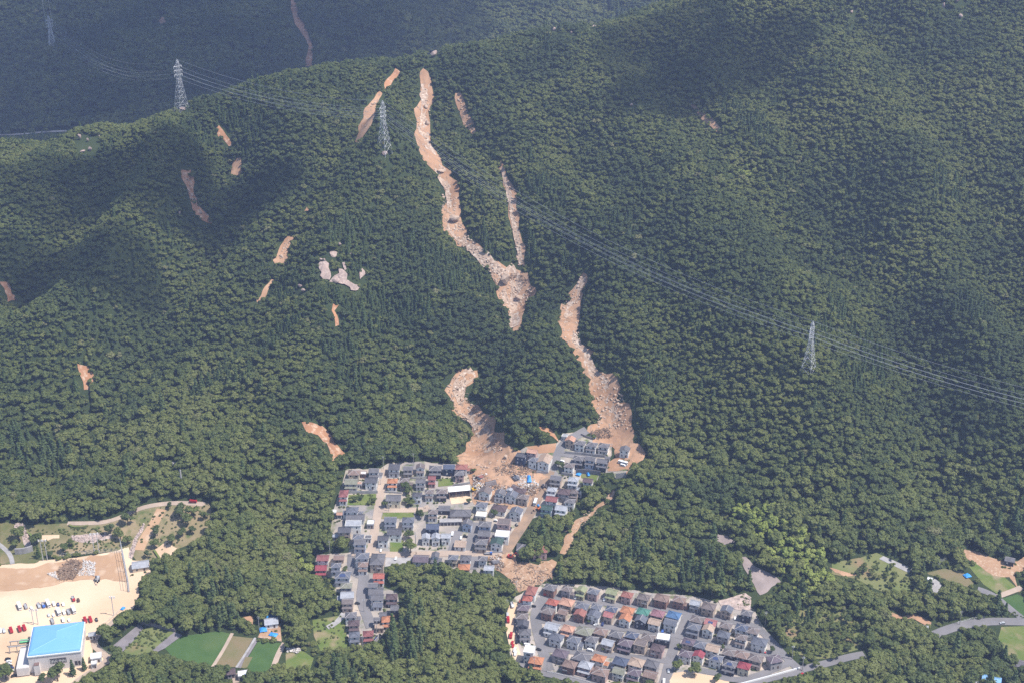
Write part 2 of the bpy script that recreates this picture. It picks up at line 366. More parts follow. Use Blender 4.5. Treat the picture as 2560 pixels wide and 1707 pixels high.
sheet(SL, 'P 790 1126 736 1190 710 1275 728 1306 764 1284 780 1210 820 1138', M_SOIL, .35, 'short pale scar beside the bare granite outcrop', 3, 1.14, .4, seed=9)
sheet(SL, 'P 698 1376 636 1440 598 1505 608 1528 656 1482 708 1390', M_SOIL, .35, 'thin pale scar in a gully below the granite outcrop', 3, 0.95, .3, seed=10)
sheet(SL, 'P 885 960 870 1000 900 995 920 975', M_SOIL, .35, 'tiny bare patch on the wooded spur above the granite outcrop', 3, 0.95, .3, seed=11)
sheet(SL, 'V 762 700 758 715 775 752 782 748 770 715 782 702', M_CLAY, .35, 'small forked scar below the granite outcrop', 3, 0.95, .3, seed=12)
sheet(SL, 'V 2 648 14 698 38 692 18 650', M_CLAY, .35, 'orange slip at the western edge of the hillside', 3, 0.95, .3, seed=13)
sheet(SL, 'V 186 838 190 895 216 886 208 842', M_CLAY, .35, 'orange slip low on the western slope', 3, 0.95, .3, seed=14)
sheet(SL, 'V 1586 240 1612 275 1640 304 1662 308 1632 272 1604 246', M_SOIL, .35, 'narrow scar on the shaded eastern slope', 3, 0.76, .3, seed=15)
sheet(SL, 'S 1888 -20 1888 60 1936 160 1990 240 2008 300 2000 440 2040 440 2040 290 1996 180 1956 115 1922 -20', M_CLAY, .35, 'long reddish scar on the shaded hill beyond the ridge', 4, 1.52, .5, ymax=2400, seed=16, y0=1540)
sheet(SL, 'S 1035 135 1085 95 1100 145 1050 165', M_SOIL, .35, 'bare pinkish patch on the shaded hill beyond the ridge', 4, 0.95, .3, ymax=2400, seed=17, y0=1540)
sheet(SL, 'F -60 -10 -10 -5 60 15 115 90 205 190 192 225 135 228 100 130 35 85 -20 70', M_CLAY, .35, 'fresh orange slip in the wood behind the upper estate', 3, 1.33, .5, seed=18)
sheet(SL, 'Q 700 1050 605 1105 555 1108 508 1180 540 1230 560 1300 586 1362 636 1390 686 1412 688 1480 640 1568 F 955 215 950 245 1025 295 1048 330 1040 400 1045 480 1085 500 1180 470 1280 430 1400 420 1500 400 1545 340 1475 290 1335 240 1325 180 1245 110 1160 10 Q 840 1440 800 1400 745 1330 705 1290 648 1240 648 1190 694 1110 712 1056',
      M_SOIL, .35, 'broad lower debris flow that broke into the upper estate', 3.2, 1.90, .5, seed=19)
sheet(SL, 'Q 1338 480 1306 560 1276 600 1266 660 1238 685 1208 680 1214 760 1220 895 1266 925 1306 995 1356 1015 1360 1090 1394 1130 1396 1250 1436 1310 1440 1390 1400 1412 C 1440 105 1545 200 1540 290 1785 325 1830 400 1870 520 1890 560 1790 620 1800 720 2085 760 2065 860 2115 872 2135 700 2255 660 2352 490 2255 300 2235 150 2155 0 Q 1644 1350 1606 1250 1556 1150 1506 1100 1416 1060 1386 990 1346 920 1316 830 1316 750 1336 700 1346 600 1386 495',
      M_SOIL, .35, 'second debris flow scar, ending behind the hillside houses', 3.2, 1.90, .5, seed=20)
sheet(SL, 'F 1955 425 1905 520 1785 590 1675 665 1640 760 1622 842 1658 848 1702 740 1782 640 1870 560 1955 505 1985 430', M_MUD, .35, 'eroded stream channel through the trees beside the upper estate', 3, 1.14, .4, seed=21)
sheet(SL, 'C 620 20 780 150 860 190 940 290 955 270 920 180 860 130 740 70 660 20', M_CLAY, .35, 'narrow slip just above the hillside houses', 3, 0.95, .3, seed=22)
sheet('mud_flow', 'F 1042 470 1090 495 1180 465 1280 425 1400 415 1500 395 1560 330 1500 430 1430 560 1390 640 1300 760 1240 850 1150 850 1170 930 1250 985 1300 1015 1340 1100 H 320 330 520 250 640 190 740 180 830 160 1040 30 F 1580 1040 1585 950 1605 900 1570 878 1500 890 1490 920 1400 905 1330 915 1330 860 1300 830 1340 760 1400 660 1450 560 1430 540 1300 560 1200 520 1110 530 1055 520',
      M_MUD, .24, 'wet brown mud and rubble spread between the wrecked houses', 2.6, .7, .45, seed=23)
# stony channels down the middle of the scars
for l_, w_, lab_ in (('P 1575 260 1565 400 1565 560 1620 690 1670 780 1715 880 1725 1000 1720 1080 1790 1160 1880 1240 1980 1320 2060 1400 2080 1500 Q 930 760 930 820', 7, 'main scar above the boulder basin'), ('P 2030 1330 2080 1420 2090 1530', 16, 'boulder basin'), ('P 2016 740 2060 900 2080 1050 2110 1180 2126 1300', 3, 'thin scar'), ('Q 680 1080 600 1160 590 1240 640 1330 720 1420 800 1520 F 1130 100 1180 200', 7, 'lower debris flow'),
    ('Q 1345 520 1290 640 1255 720 1265 860 1340 960 1390 1060 1460 1160 1500 1260 1540 1380', 6, 'second debris flow scar')):
    ribbon('stony_channel', l_, w_, M_RUBBLE, .85, 'pale stony channel along the ' + lab_, clear=False, jit=.35, step=3.0)
for q_, l_ in (('Z 560 650 700 630 790 700 780 820 850 960 870 1080 830 1170 640 1150 540 1060 600 960 540 860', 'tall pale bare granite face on the west of the outcrop'), ('Z 1080 850 1160 850 1250 930 1310 1010 1300 1200 1330 1280 1180 1290 960 1230 820 1240 900 1160 1000 1080 1110 1000', 'broad smooth granite face in the middle of the outcrop'),
    ('Z 1240 1300 1340 1200 1420 1260 1560 1330 1700 1330 1620 1440 1560 1480 1420 1460 1380 1360', 'cracked sloping granite face at the lower east of the outcrop'), ('Z 1660 1120 1680 900 1780 880 1850 1030 1780 1110', 'small triangular granite face east of the outcrop'), ('Z 1180 680 1260 660 1300 860 1240 880', 'narrow granite strip above the middle granite face')):
    sheet('rock_face', q_, M_FACE, 1.6, l_, 2.0, .5, 1.3, seed=len(l_))
sheet('track', 'V 375 1062 447 1061 448 1067 374 1069', M_CONC, .35, 'short pale track cut across the wooded slope above the park', 3, seed=90)
# estates
sheet('estate_ground', 'A 700 250 930 240 1000 260 1350 230 1500 130 2200 100 2352 130 B 400 130 900 150 1250 160 1330 300 1250 470 1250 620 1640 600 2000 600 2352 620 C 420 1080 520 1100 640 1100 760 900 820 760 600 800 420 690 230 640 240 480 420 370 930 310 1050 150 1250 130 1420 90 1440 120 1330 200 1480 250 1820 310 1830 500 1770 600 1800 720 2080 760 2050 870 1880 880 1850 780 1640 800 1570 960 1340 1000 1260 1200 1230 1320 1120 1450 960 1480 640 1500 480 1560 F 1400 640 1300 780 1260 850 1140 860 1130 990 1090 985 1040 900 940 900 660 880 480 900 390 870 290 850 240 840 240 720 170 740 120 700 140 560 160 500 200 380 220 300',
      M_TOWN, .12, 'paved and bare plots of the upper housing estate', 4, seed=24)
sheet('estate_ground', 'D 90 510 720 480 720 420 1150 430 1450 510 2352 480 E 0 900 1100 880 1480 920 1500 1000 1340 1160 1290 1180 1240 1290 1000 1250 760 1120 440 1080 100 1060 0 1030 D 1930 680 1390 760 1430 870 1430 1050 G 1400 300 1680 390 1700 600 1680 850 1640 1000 1400 1200 1330 1300 1080 1480 740 1450 680 1250 640 850 580 640 540 380 410 420 410 260 470 120 D 440 980 60 900 60 700', M_TOWN, .12, 'paved plots of the lower western housing estate', 4, seed=25)
sheet('estate_ground', 'H 820 150 1130 140 1450 160 1730 170 2352 220 I 240 270 520 270 860 330 1550 370 1860 430 J 760 200 1060 220 1450 330 1560 560 1750 830 2080 1240 2352 1500 2300 1640 1100 1700 400 1660 K 2190 830 900 840 700 760 380 680 160 580 100 430 40 330 H 200 1560 120 1000 120 720 230 500 300 400 430 340 520 240 640 180 740 230', M_PAVE, .12, 'paved plots of the lower eastern housing estate', 4, seed=26)
# farm, fields, park and sports ground
sheet('park_lawn', 'M 0 430 250 420 420 470 1140 440 1720 440 1860 370 2010 330 2300 200 W 1130 150 1350 108 1540 105 1680 120 1700 170 1700 300 1600 420 1430 490 1290 580 1100 585 1050 520 M 2100 830 1850 905 850 990 560 1100 180 1110 0 1110', M_LAWN, .15, 'dry grass slope of the park above the sports ground', 4, seed=27)
sheet('sports_ground', 'W -40 620 90 612 220 590 600 560 900 512 1050 465 1065 580 1200 590 1215 690 1110 760 1120 860 1075 965 830 1175 745 1195 745 1390 900 1330 905 1390 620 1568 200 1620 -40 1620', M_SAND, .15, 'pale sand sports ground used as a car park', 5, seed=28, cat=None)
sheet('sports_ground', 'W -40 655 100 640 260 645 420 605 620 575 900 518 985 522 1012 745 900 730 780 735 600 742 480 765 300 800 100 825 -40 835', M_DIRT, .30, 'brown soil spread over the far half of the sports ground', 4, .8, .15, clear=False, seed=29)
sheet('sand_patch', 'M 680 640 970 632 968 690 870 690 760 735 690 720', M_SAND, .3, 'sand pit on the park slope', 3, clear=False, seed=30)
sheet('grass_bank', 'M 1130 470 1170 530 1440 490 1436 478 1190 505', M_GRASS, .5, 'bright hedge-edged grass bank in the park', 3, clear=False, seed=31)
sheet('rock_bed', 'M 2352 430 2300 520 2230 640 2180 720 2130 860 2120 1000 2160 1040 2190 880 2210 760 2270 660 2352 540', M_ROCK, .3, 'stony stream bed running down through the park', 2.5, .5, .4, clear=False, seed=32)
sheet('rock_bed', 'M 250 440 400 470 430 600 500 700 490 800 420 840 370 700 330 560', M_ROCK, .3, 'stony gully at the western end of the park', 2.5, .5, .4, clear=False, seed=33)
sheet('stone_slope', 'M 1160 650 1260 640 1680 590 1700 640 1830 610 1830 680 1500 770 1300 760 1180 720', M_ROCK, .3, 'stone pitched bank behind the floodlights', 3, .4, .3, clear=False, seed=34)
sheet('bare_patch', 'W 1245 490 1330 430 1430 480 1370 540 1290 560', M_SAND, .3, 'bare sandy clearing at the edge of the park wood', 3, .5, .1, seed=35)
sheet('rice_field', 'O 612 1212 770 1102 1100 1060 1210 1085 1040 1375 870 1345 680 1285', M_RICE, .15, 'largest deep green rice field beside the concrete bank', 6, seed=36)
sheet('fallow_field', 'O 1216 1102 1400 1122 1252 1380 1062 1368', M_FALLOW, .15, 'brownish fallow strip between two rice fields', 5, seed=37)
sheet('field_path', 'O 1404 1120 1442 1142 1292 1388 1254 1382', M_DKCONC, .15, 'dark mulched strip beside the fallow field', 4, seed=38)
sheet('rice_field', 'O 1446 1146 1652 1166 1560 1392 1505 1440 1350 1410 1298 1386', M_RICE, .15, 'green rice field beside the curving farm track', 6, seed=39)
sheet('bare_patch', 'O 1332 1290 1396 1290 1342 1392 1292 1386', M_FALLOW, .3, 'brown corner of the eastern rice field', 4, clear=False, seed=40)
sheet('concrete_bank', 'O 150 1190 320 1050 385 1000 425 1032 330 1150 240 1242 168 1215', M_DKCONC, .3, 'sloping concrete bank west of the drained basin', 4, seed=41)
sheet('concrete_bank', 'O 488 1242 698 1068 772 1096 612 1214 505 1265', M_DKCONC, .3, 'terraced concrete bank between basin and rice field', 4, seed=42)
sheet('drained_basin', 'O 246 1240 420 1040 520 1028 694 1070 484 1244 330 1295', M_MEADOW, .12, 'weedy drained basin between the two concrete banks', 4, seed=43)
sheet('grass_field', 'O 1690 1236 1830 1226 1940 1300 1905 1405 1690 1395', M_GRASS, .15, 'bright grass field with scattered scrap at its edge', 4, seed=44)
sheet('grass_field', 'O 1928 960 2205 915 2244 1160 2235 1215 2000 1235 1940 1100', M_GRASS, .15, 'worn grass field beside the western houses', 4, seed=45)
sheet('bare_yard', 'O 1470 1060 1560 950 1640 1000 1655 1150 1440 1115', M_MUD, .2, 'muddy yard of the tarpaulin covered house', 3, seed=46)
sheet('bare_patch', 'O 1308 935 1402 922 1396 1002', M_SOIL, .3, 'small sandy triangle at the wood edge', 3, seed=47)
sheet('grass_field', 'N 1850 400 1950 380 2150 480 2285 600 2130 668 1990 570', M_GRASS, .15, 'yellow-green field below the bare farm track', 4, seed=48)
sheet('rice_field', 'N 2140 702 2290 658 2352 690 2420 760 2352 870', M_RICE, .15, 'dark rice field at the eastern edge', 5, seed=49)
sheet('bare_yard', 'N 1748 240 1950 288 2080 340 2300 372 2352 335 2420 330 2420 420 2340 450 2272 485 2290 590 2330 622 2300 640 2228 515 2080 492 1900 372 1800 332', M_MUD, .2, 'bare brown earth yard in front of the small grey shed', 3, .5, seed=50)
sheet('farm_plot', 'N 1488 468 1640 430 1800 458 1905 560 1880 602 1720 562 1650 522 1500 482', M_FALLOW, .15, 'vegetable plots with a blue tarpaulin', 3, seed=51)
sheet('parking_area', 'N 1500 560 1560 520 1622 572 1580 645 1520 652 1468 612', M_CONC, .2, 'grey parking area in front of the small white building', 3, seed=52)
sheet('scrub_meadow', 'N 640 380 900 330 1040 290 1360 440 1330 465 1340 650 1150 660 1000 600 850 520 640 480', M_MEADOW, .15, 'overgrown terrace meadow below the bamboo grove', 4, seed=53)
sheet('farm_terrace', 'N 1060 345 1100 320 1370 438 1320 468', M_CONC, .3, 'narrow paved terrace along the wood edge', 3, seed=54)
sheet('bare_slope', 'N -182 338 -120 330 -40 425 60 470 185 555 110 600 70 650 0 668 -45 600 -110 470', M_BARE, .3, 'grey-brown bare slope beside the bamboo grove', 3, .5, .2, seed=55)
sheet('bare_slope', 'J 740 190 1150 60 1280 25 1400 120 1395 300 1440 330 1300 380 1050 330 800 290', M_ROCK, .35, 'grey stony cutting behind the eastern estate', 3, .5, .3, seed=56)
sheet('bare_patch', 'V 1628 1228 1672 1228 1690 1245 1660 1252', M_BARE, .35, 'small grey stony patch in the wood beside the bamboo', 3, .5, .2, seed=57)
sheet('scrub_meadow', 'N 2150 950 2420 940 2420 1330 2330 1330 2200 1200 2120 1060', M_GRASS, .15, 'green farm terraces below the curving highway', 4, seed=58)
sheet('scrub_meadow', 'N 330 800 700 790 900 960 880 1150 600 1230 380 1240 240 1040 200 900', M_MEADOW, .15, 'brownish scrub slope above the road', 4, seed=59)
sheet('playground', 'R 1340 790 1420 780 1690 820 1760 850 1750 900 1280 900', M_SAND, .3, 'sandy playground below the eastern estate', 3, seed=60)
sheet('pond', 'N 1570 330 1660 325 1690 380 1600 400 1560 370', mat('pond_water', (.10, .11, .09), .15, None, spec=.5), .3, 'small dull grey pond at the wood edge', 3, seed=63)
sheet('bare_patch', 'N 620 420 760 460 880 490 760 495 660 465', M_SOIL, .3, 'strip of bare soil at the meadow edge', 3, .5, seed=61)
sheet('bare_patch', 'N 1095 810 1190 820 1280 860 1400 840 1530 920 1520 960 1380 890 1200 870', M_SOIL, .3, 'bare earth strip behind the pale-roofed house', 3, .6, seed=62)
sheet('grass_plot', 'A 720 760 1260 740 1240 960 690 960', M_GRASS, .3, 'vacant green plot below the long grey wall', 3, clear=False, seed=63)
sheet('grass_plot', 'A 1390 1110 2000 1100 1990 1210 1360 1230', M_GRASS, .3, 'narrow green plot along the middle road', 3, clear=False, seed=64)
sheet('grass_plot', 'B 600 440 880 440 880 570 590 600', M_GRASS, .3, 'overgrown green plot beside the white-roofed shed', 3, clear=False, seed=65)
sheet('grass_plot', 'D 1530 240 1800 240 1770 480 1530 480', M_GRASS, .3, 'mown grass plot by the bottom road', 3, clear=False, seed=66)
sheet('grass_plot', 'C 1320 800 1620 800 1560 960 1330 880', M_GRASS, .3, 'grass plot with a blue tarpaulin below the retaining wall', 3, clear=False, seed=67)
sheet('grass_plot', 'C 1800 640 2090 610 2060 760 1800 745', M_GRASS, .45, 'grass plot where two white campers are parked', 3, clear=False, seed=68)
sheet('parking_area', 'D 1450 560 1980 560 1900 680 1420 760', M_CONC, .3, 'gravel car park beside the bottom road', 3, clear=False, seed=69)
sheet('bare_yard', 'B 800 760 1190 720 1260 900 850 945', M_SAND, .3, 'tan concrete forecourt of the open-fronted shed', 3, clear=False, seed=70)
sheet('bare_patch', 'C 420 370 920 310 900 460 640 480', M_SOIL, .25, 'cleared sandy ground behind the salmon-roofed house', 3, clear=False, seed=71)

# roads
RB = lambda l, w, m, lab, n='road', off=.30, **k: ribbon(n, l, w, m, off, lab, **k)
RB('A 1440 250 1400 450 1360 650 1320 900 1290 1060 1260 1300 1210 1568 D 1180 350 1150 480', 6.0, M_DUSTY, 'dusty lane climbing through the upper estate')
RB('A 1310 1060 2000 1060 2352 1040 B 250 1040 420 1000', 5.0, M_DUSTY, 'dusty side road across the upper estate', off=.36)
RB('D 780 500 1150 490 1500 525 2200 510 E 0 910 400 900 900 890 1500 890 1850 900', 5.5, M_DUSTY, 'dusty road along the bottom of the upper estate', off=.36)
RB('C 1420 95 1290 170 1120 260 1010 330 960 440 900 600 860 740', 6.0, M_ROAD, 'grey lane climbing past the hillside houses')
RB('C 1000 480 1250 520 1500 530', 4.5, M_ROAD, 'short grey lane between the hillside house rows', off=.36)
RB('C 820 760 720 960 640 1150 560 1330 470 1500 F 1380 660 1310 760 1255 850', 7.5, M_MUDROAD, 'muddy road cleared through the debris', off=.5)
RB('E 860 860 930 600 1000 450', 6.0, M_ROAD, 'short asphalt lane beside the three pale new houses')
RB('E 1150 860 1240 600 1300 400 1320 280', 6.0, M_ROAD, 'asphalt lane in front of the row of grey houses')
RB('E 1270 1200 1310 980 1320 900', 5.0, M_ROAD, 'short asphalt lane to the bottom houses')
RB('D 770 500 765 650 735 800 760 880 900 940 1020 960', 5.0, M_ROAD, 'curved asphalt street of the western estate')
RB('D 1020 900 1010 1100 960 1300 980 1480 G 1080 850 1130 1000 1160 1090', 7.0, M_ROAD, 'straight asphalt street of the western estate', off=.36)
RB('H 840 440 760 560 700 680 680 800 710 950 760 1150 790 1300 830 1420 K 450 420 480 560 520 650', 7.0, M_ROAD, 'asphalt street down the near side of the eastern estate')
RB('H 800 430 1050 395 1500 465 2100 530 I 200 555 850 630 1450 690 1900 750 J 600 490 1100 590 1480 650 1650 800 1850 1020 2050 1260 2200 1400 2300 1480', 5.5, M_ROAD, 'perimeter street behind the eastern estate', off=.36)
RB('H 740 870 1050 885 1400 930 1800 980 I 100 1010 700 1085 1250 1150 1380 1160', 5.0, M_ROAD, 'second cross street of the eastern estate', off=.36)
RB('K 470 350 800 380 1300 425 1800 470 2180 515', 5.5, M_ROAD, 'third cross street of the eastern estate', off=.36)
RB('I 1600 720 1450 980 1330 1200 1290 1450 K 2210 480 2190 620 2120 860', 6.5, M_ROAD, 'main street through the eastern estate')
RB('I 1340 1170 J 40 870 400 950 900 1060 1400 1150 1700 1230 1950 1190', 5.0, M_ROAD, 'upper eastern cross street of the estate', off=.42)
RB('J 200 1470 480 1560 900 1600 R 1650 820 1850 850 2000 800 2200 720', 5.0, M_ROAD, 'lower eastern street above the white barrier', off=.36)
RB('K 120 520 250 620 400 680 700 735 1000 800 1200 850', 6.0, M_ROAD, 'perimeter street along the bottom of the estate', off=.42)
RB('H 290 520 210 720 180 900 220 1200 300 1450 K 60 430 100 540', 5.5, M_SAND, 'sandy track lined with red vehicles beside the wood')
RB('R 1800 895 2100 820 2352 760 N 300 1345 620 1270 800 1215 930 1195', 6.0, M_ROAD, 'highway below the eastern estate')
RB('N 1560 1020 1620 990 1740 950 1850 925 2050 900 2352 905 2500 915', 7.0, M_ROAD, 'curving highway at the eastern edge')
RB('N 1940 615 2050 640 2150 720 2240 800 2330 870', 5.0, M_ROAD, 'narrow farm lane beside the dark rice field')
RB('N 2120 680 2230 640 2330 600', 4.0, M_DUSTY, 'dusty track along the rice field')
RB('L 2072 400 1900 560 1700 735 1600 800 1600 900 1660 1000 1800 1060 1890 1090 1880 1190 1750 1280 1600 1350 1400 1470 1250 1600', 4.0, M_DUSTY, 'winding sandy path between hall and wood', n='path')
RB('M 1100 445 1500 445 1740 430 1860 385 2010 335 W 1000 220 1150 150 1350 120 1500 118 1650 130', 3.5, M_DUSTY, 'pale path along the top of the park', n='path')
RB('W 1300 170 1240 290 1160 400 1120 500', 7.0, M_DIRT, 'worn earth track beside the stony stream', n='path')
RB('O 1680 1165 1620 1260 1580 1390', 3.5, M_DUSTY, 'farm track beside the eastern rice field', n='path')
RB('O 1214 1080 1130 1240 1040 1380', 2.2, M_DUSTY, 'pale bund between rice and fallow fields', n='path', off=.4)
RB('O 1420 1120 1340 1250 1250 1385', 1.4, M_CONC, 'concrete edge along the dark strip', n='path', off=.4)
RB('O 2210 900 2170 980 2060 1030', 4.0, M_CONC, 'gravel track to the worn grass field', n='path')
RB('O 1250 1520 1225 1470 1240 1440', 4.0, M_DUSTY, 'sandy track beside the white flat roof', n='path')
RB('M -40 770 80 860 180 950 205 1110', 3.0, M_CONC, 'concrete drainage channel at the edge of the park', n='drainage_channel')
RB('V -40 310 60 308 175 302', 3.5, M_CONC, 'pale road glimpsed in the shaded valley beyond the ridge', y0=1500)

# ================================================================== forest
for q_ in ('Z 520 640 780 640 870 1100 640 1160 520 1020', 'Z 1090 830 1320 950 1620 1350 1400 1460 1200 1360 940 1260 820 1230', 'Z 770 420 930 290 1110 380 1030 530 820 530', 'Z 1180 660 1270 660 1300 880 1220 900', 'Z 1680 880 1850 1020 1800 1130 1650 1120', 'Z -60 1270 120 1270 100 1380 160 1560 -60 1560',
    'Z 1060 110 1180 110 1180 220 1060 220', 'Z 530 540 720 540 700 660 530 660', 'P 1590 120 1660 120 1660 30 1600 30', 'P 1550 85 1600 85 1600 60 1550 60', 'S 500 890 540 880 660 900 650 960 620 1020 510 1010', 'S 1140 720 1230 700 1230 745 1150 740', 'P 1312 645 1372 645 1378 690 1330 700',
    'T 1960 -20 2030 -20 2020 40 1970 40', 'T 1880 20 1930 20 1930 70 1880 70', 'T 1980 85 2020 85 2020 130 1980 130', 'T 1380 60 1410 60 1410 92 1380 92', 'T 160 572 192 572 192 606 160 606', 'V 1266 66 1280 66 1280 80 1266 80', 'V 1306 74 1318 74 1318 88 1306 88', 'V 1356 52 1374 52 1374 66 1356 66'):
    CLEAR.append((np.array(pts(q_)), 1480))
GM = 2.0
mx = np.arange(-1000, 1001, GM); my = np.arange(640, 2340, GM)
QX, QY = np.meshgrid(mx, my); QZ = ground(QX, QY); QU, QV = project(QX, QY, QZ)
MASK = np.zeros(QX.shape, bool)
for D, ymax in CLEAR:
    lo, hi = D.min(0), D.max(0)
    s = (QU >= lo[0]) & (QU <= hi[0]) & (QV >= lo[1]) & (QV <= hi[1]) & (QY < ymax) & ((QY > 1500) if ymax > 2000 else True)
    if s.any(): MASK[s] |= inside(QU[s], QV[s], D)
PATCHY = vnoise(QX, QY, 7.0, 61) > .10
for q_ in ('F 1980 430 1900 500 1780 580 1670 650 1610 850 1680 850 1720 740 1800 640 1900 560 2000 500', 'P 374 480 400 580 440 650 480 640 450 550 400 480', 'P 690 1370 590 1500 600 1540 720 1390', 'V 1580 230 1650 315 1670 310 1600 230', 'P 1752 400 1800 560 1890 560 1850 440', 'V 180 830 180 900 220 890 212 836', 'P 160 750 215 750 250 830 300 980 330 1060 250 1050'):
    P_ = np.array(pts(q_)); s = (QY < 1480) & inside(QU, QV, P_); MASK[s] &= ~PATCHY[s]
MASK |= np.roll(MASK, 1, 1) | np.roll(MASK, -1, 1)
for X, w in ROADS:
    s = (QX > X[:,0].min()-w) & (QX < X[:,0].max()+w) & (QY > X[:,1].min()-w) & (QY < X[:,1].max()+w)
    MASK[s] |= seg_dist(QX[s], QY[s], X) < w
def mask_at(X, Y):
    i = np.clip(((X + 1000) / GM + .5).astype(int), 0, len(mx) - 1); j = np.clip(((Y - 640) / GM + .5).astype(int), 0, len(my) - 1)
    return MASK[j, i]
HIDE = bpy.data.collections.new('tree_kinds')       # source meshes of the wood, not in the scene itself
def crown_verts(seed, rad, h, z0, lobes, nq, q, conical=False, core=True):
    r = np.random.default_rng(seed); V, F = [], []
    L = []
    for k in range(lobes):
        a = r.uniform(0, 2*math.pi); t = r.random()
        if conical: z = z0 + h * (k + .5) / lobes; rr = rad * (1.08 - (k + .5) / lobes); c = np.array([0, 0, z]); L.append((c, rr, h / lobes * .75))
        else:
            d = rad * .72 * math.sqrt(r.random()); c = np.array([d*math.cos(a), d*math.sin(a), z0 + h * (.30 + .42 * t * (1 - .5*d/rad))])
            s = rad * r.uniform(.30, .62); L.append((c, s, s * r.uniform(.6, .85)))
    for k in range(nq):
        c, s, sz = L[r.integers(len(L))]
        n = r.normal(size=3); n /= np.linalg.norm(n)
        if n[2] < -.25: n[2] *= -1
        p = c + n * np.array([s, s, sz]) * r.uniform(.8, 1.08)
        m = n + r.normal(size=3) * .42 + np.array([0, 0, .55]); m /= np.linalg.norm(m)
        u = np.cross(m, r.normal(size=3)); u /= np.linalg.norm(u); w = np.cross(m, u)
        e = q * r.uniform(.65, 1.35); b = len(V)
        V += [p + u*e*.6, p + w*e*.5 - m*e*.18, p - u*e*.6, p - w*e*.5 - m*e*.12]; F += [(b, b+1, b+2), (b, b+2, b+3)]
    if core:
        for c, s, sz in L:
            b = len(V); nn = 6
            for i in range(1, 4):
                for k in range(nn):
                    th = math.pi * i / 4; ph = 2*math.pi*(k + .5*i)/nn
                    V.append(c + np.array([s*math.sin(th)*math.cos(ph), s*math.sin(th)*math.sin(ph), sz*math.cos(th)]) * .78)
            V += [c + np.array([0,0,sz*.78]), c - np.array([0,0,sz*.78])]
            for k in range(nn):
                k1 = (k+1) % nn
                F += [(b+18, b+k, b+k1), (b+k, b+nn+k, b+nn+k1), (b+k, b+nn+k1, b+k1), (b+nn+k, b+2*nn+k, b+2*nn+k1), (b+nn+k, b+2*nn+k1, b+nn+k1), (b+2*nn+k, b+19, b+2*nn+k1)]
    return V, F
M_LEAF = leafmat('leaves', [(0.0, (0.066, 0.095, 0.042)), (0.30, (0.099, 0.133, 0.046)), (0.55, (0.145, 0.177, 0.054)), (0.78, (0.192, 0.218, 0.066)), (0.95, (0.20, 0.215, 0.08)), (1.0, (0.24, 0.235, 0.12))], .42)
M_NEEDLE = leafmat('needles', [(0.0, (0.053, 0.083, 0.034)), (0.5, (0.08, 0.118, 0.04)), (1.0, (0.09, 0.118, 0.042))], .2)
M_BAMBOO = leafmat('bamboo_leaves', [(0.0, (0.16, 0.21, 0.05)), (0.5, (0.235, 0.285, 0.065)), (1.0, (0.32, 0.355, 0.10))], .3)
CROWN, TRUNK = [], []
for k in range(7):
    V_, F_ = crown_verts(100 + k, 3.4, 6.4 + .3*(k % 3), 1.6, 7 + k % 3, 230, .98); CROWN.append(new_mesh('crown', V_, F_, M_LEAF))
for k in range(2):
    V_, F_ = crown_verts(200 + k, 2.4, 10.0, 1.2, 7, 170, 1.0, True); CROWN.append(new_mesh('crown', V_, F_, M_NEEDLE))
for k in range(2):
    V_, F_ = crown_verts(300 + k, 2.7, 7.0, .6, 8, 190, .8, False, True); CROWN.append(new_mesh('crown', V_, F_, M_BAMBOO))
V_, F_ = crown_verts(400, 1.2, 1.6, -.3, 4, 90, .5); CROWN.append(new_mesh('crown', V_, F_, M_LEAF))
for k in range(len(CROWN)):
    t = MB(); t.bar((0,0,-1.0), (0,0,3.2), .28, 6, .2)
    if k < 7:
        for a in range(3):
            c = 2.1*a + k; t.bar((0,0,2.6), (1.5*math.cos(c), 1.5*math.sin(c), 4.6), .14, 4, .06)
    else: t.bar((0,0,3.2), (0,0,7.0), .2, 5, .06)
    TRUNK.append(t.mesh('trunk', M_BARK))
# candidate places
sp = 3.15
cx, cy = np.meshgrid(np.arange(-960, 961, sp), np.arange(655, 2260, sp))
cx = (cx + rng.uniform(-.48, .48, cx.shape) * sp).ravel(); cy = (cy + rng.uniform(-.48, .48, cy.shape) * sp).ravel()
k = (np.abs(cx) < .372 * np.hypot(cy, 450) + 25); cx, cy = cx[k], cy[k]
cz = ground(cx, cy); cu, cv = project(cx, cy, cz)
k = (cv < 1790) & (cv > -60); cx, cy, cz, cu, cv = cx[k], cy[k], cz[k], cu[k], cv[k]
low = np.clip((75 - cz) / 45, 0, 1) * (cy < 1300)
far = (cy > 1500)
keep = rng.random(len(cx)) < np.where(far, .52, 1 - .32 * low)
scl = np.where(far, .98, .64 + .42 * low) * np.clip(rng.lognormal(0, .26, len(cx)), .55, 1.7)
hh = 3.5 * scl
dpt = (CAM_H - cz) / cy
jx = rng.normal(0, 1.5, len(cx)) * (cz > 62); jy = rng.normal(0, 1.5, len(cx)) * (cz > 62)
keep0 = keep & ~mask_at(cx, cy)
keep &= ~(mask_at(cx + jx, cy + jy) | mask_at(cx, cy + hh / dpt * .7) | mask_at(cx, cy + 1.35 * hh / dpt) | ((cz < 62) & (mask_at(cx - 1.2*scl, cy) | mask_at(cx + 1.2*scl, cy))))
ju, jv = rng.normal(0, 13, len(cx)), rng.normal(0, 13, len(cx))
def in_px(s): return inside(cu + ju, cv + jv, np.array(pts(s))) & (cy < 1480)
BAMB = in_px('N -230 -150 -60 -160 120 -60 250 80 400 190 540 250 660 460 690 640 560 680 250 660 150 420 20 260 -100 100 -230 0') | in_px('T 750 950 850 940 850 1020 760 1020') | in_px('O 1830 400 1900 420 1900 560 1790 620 1770 520') 
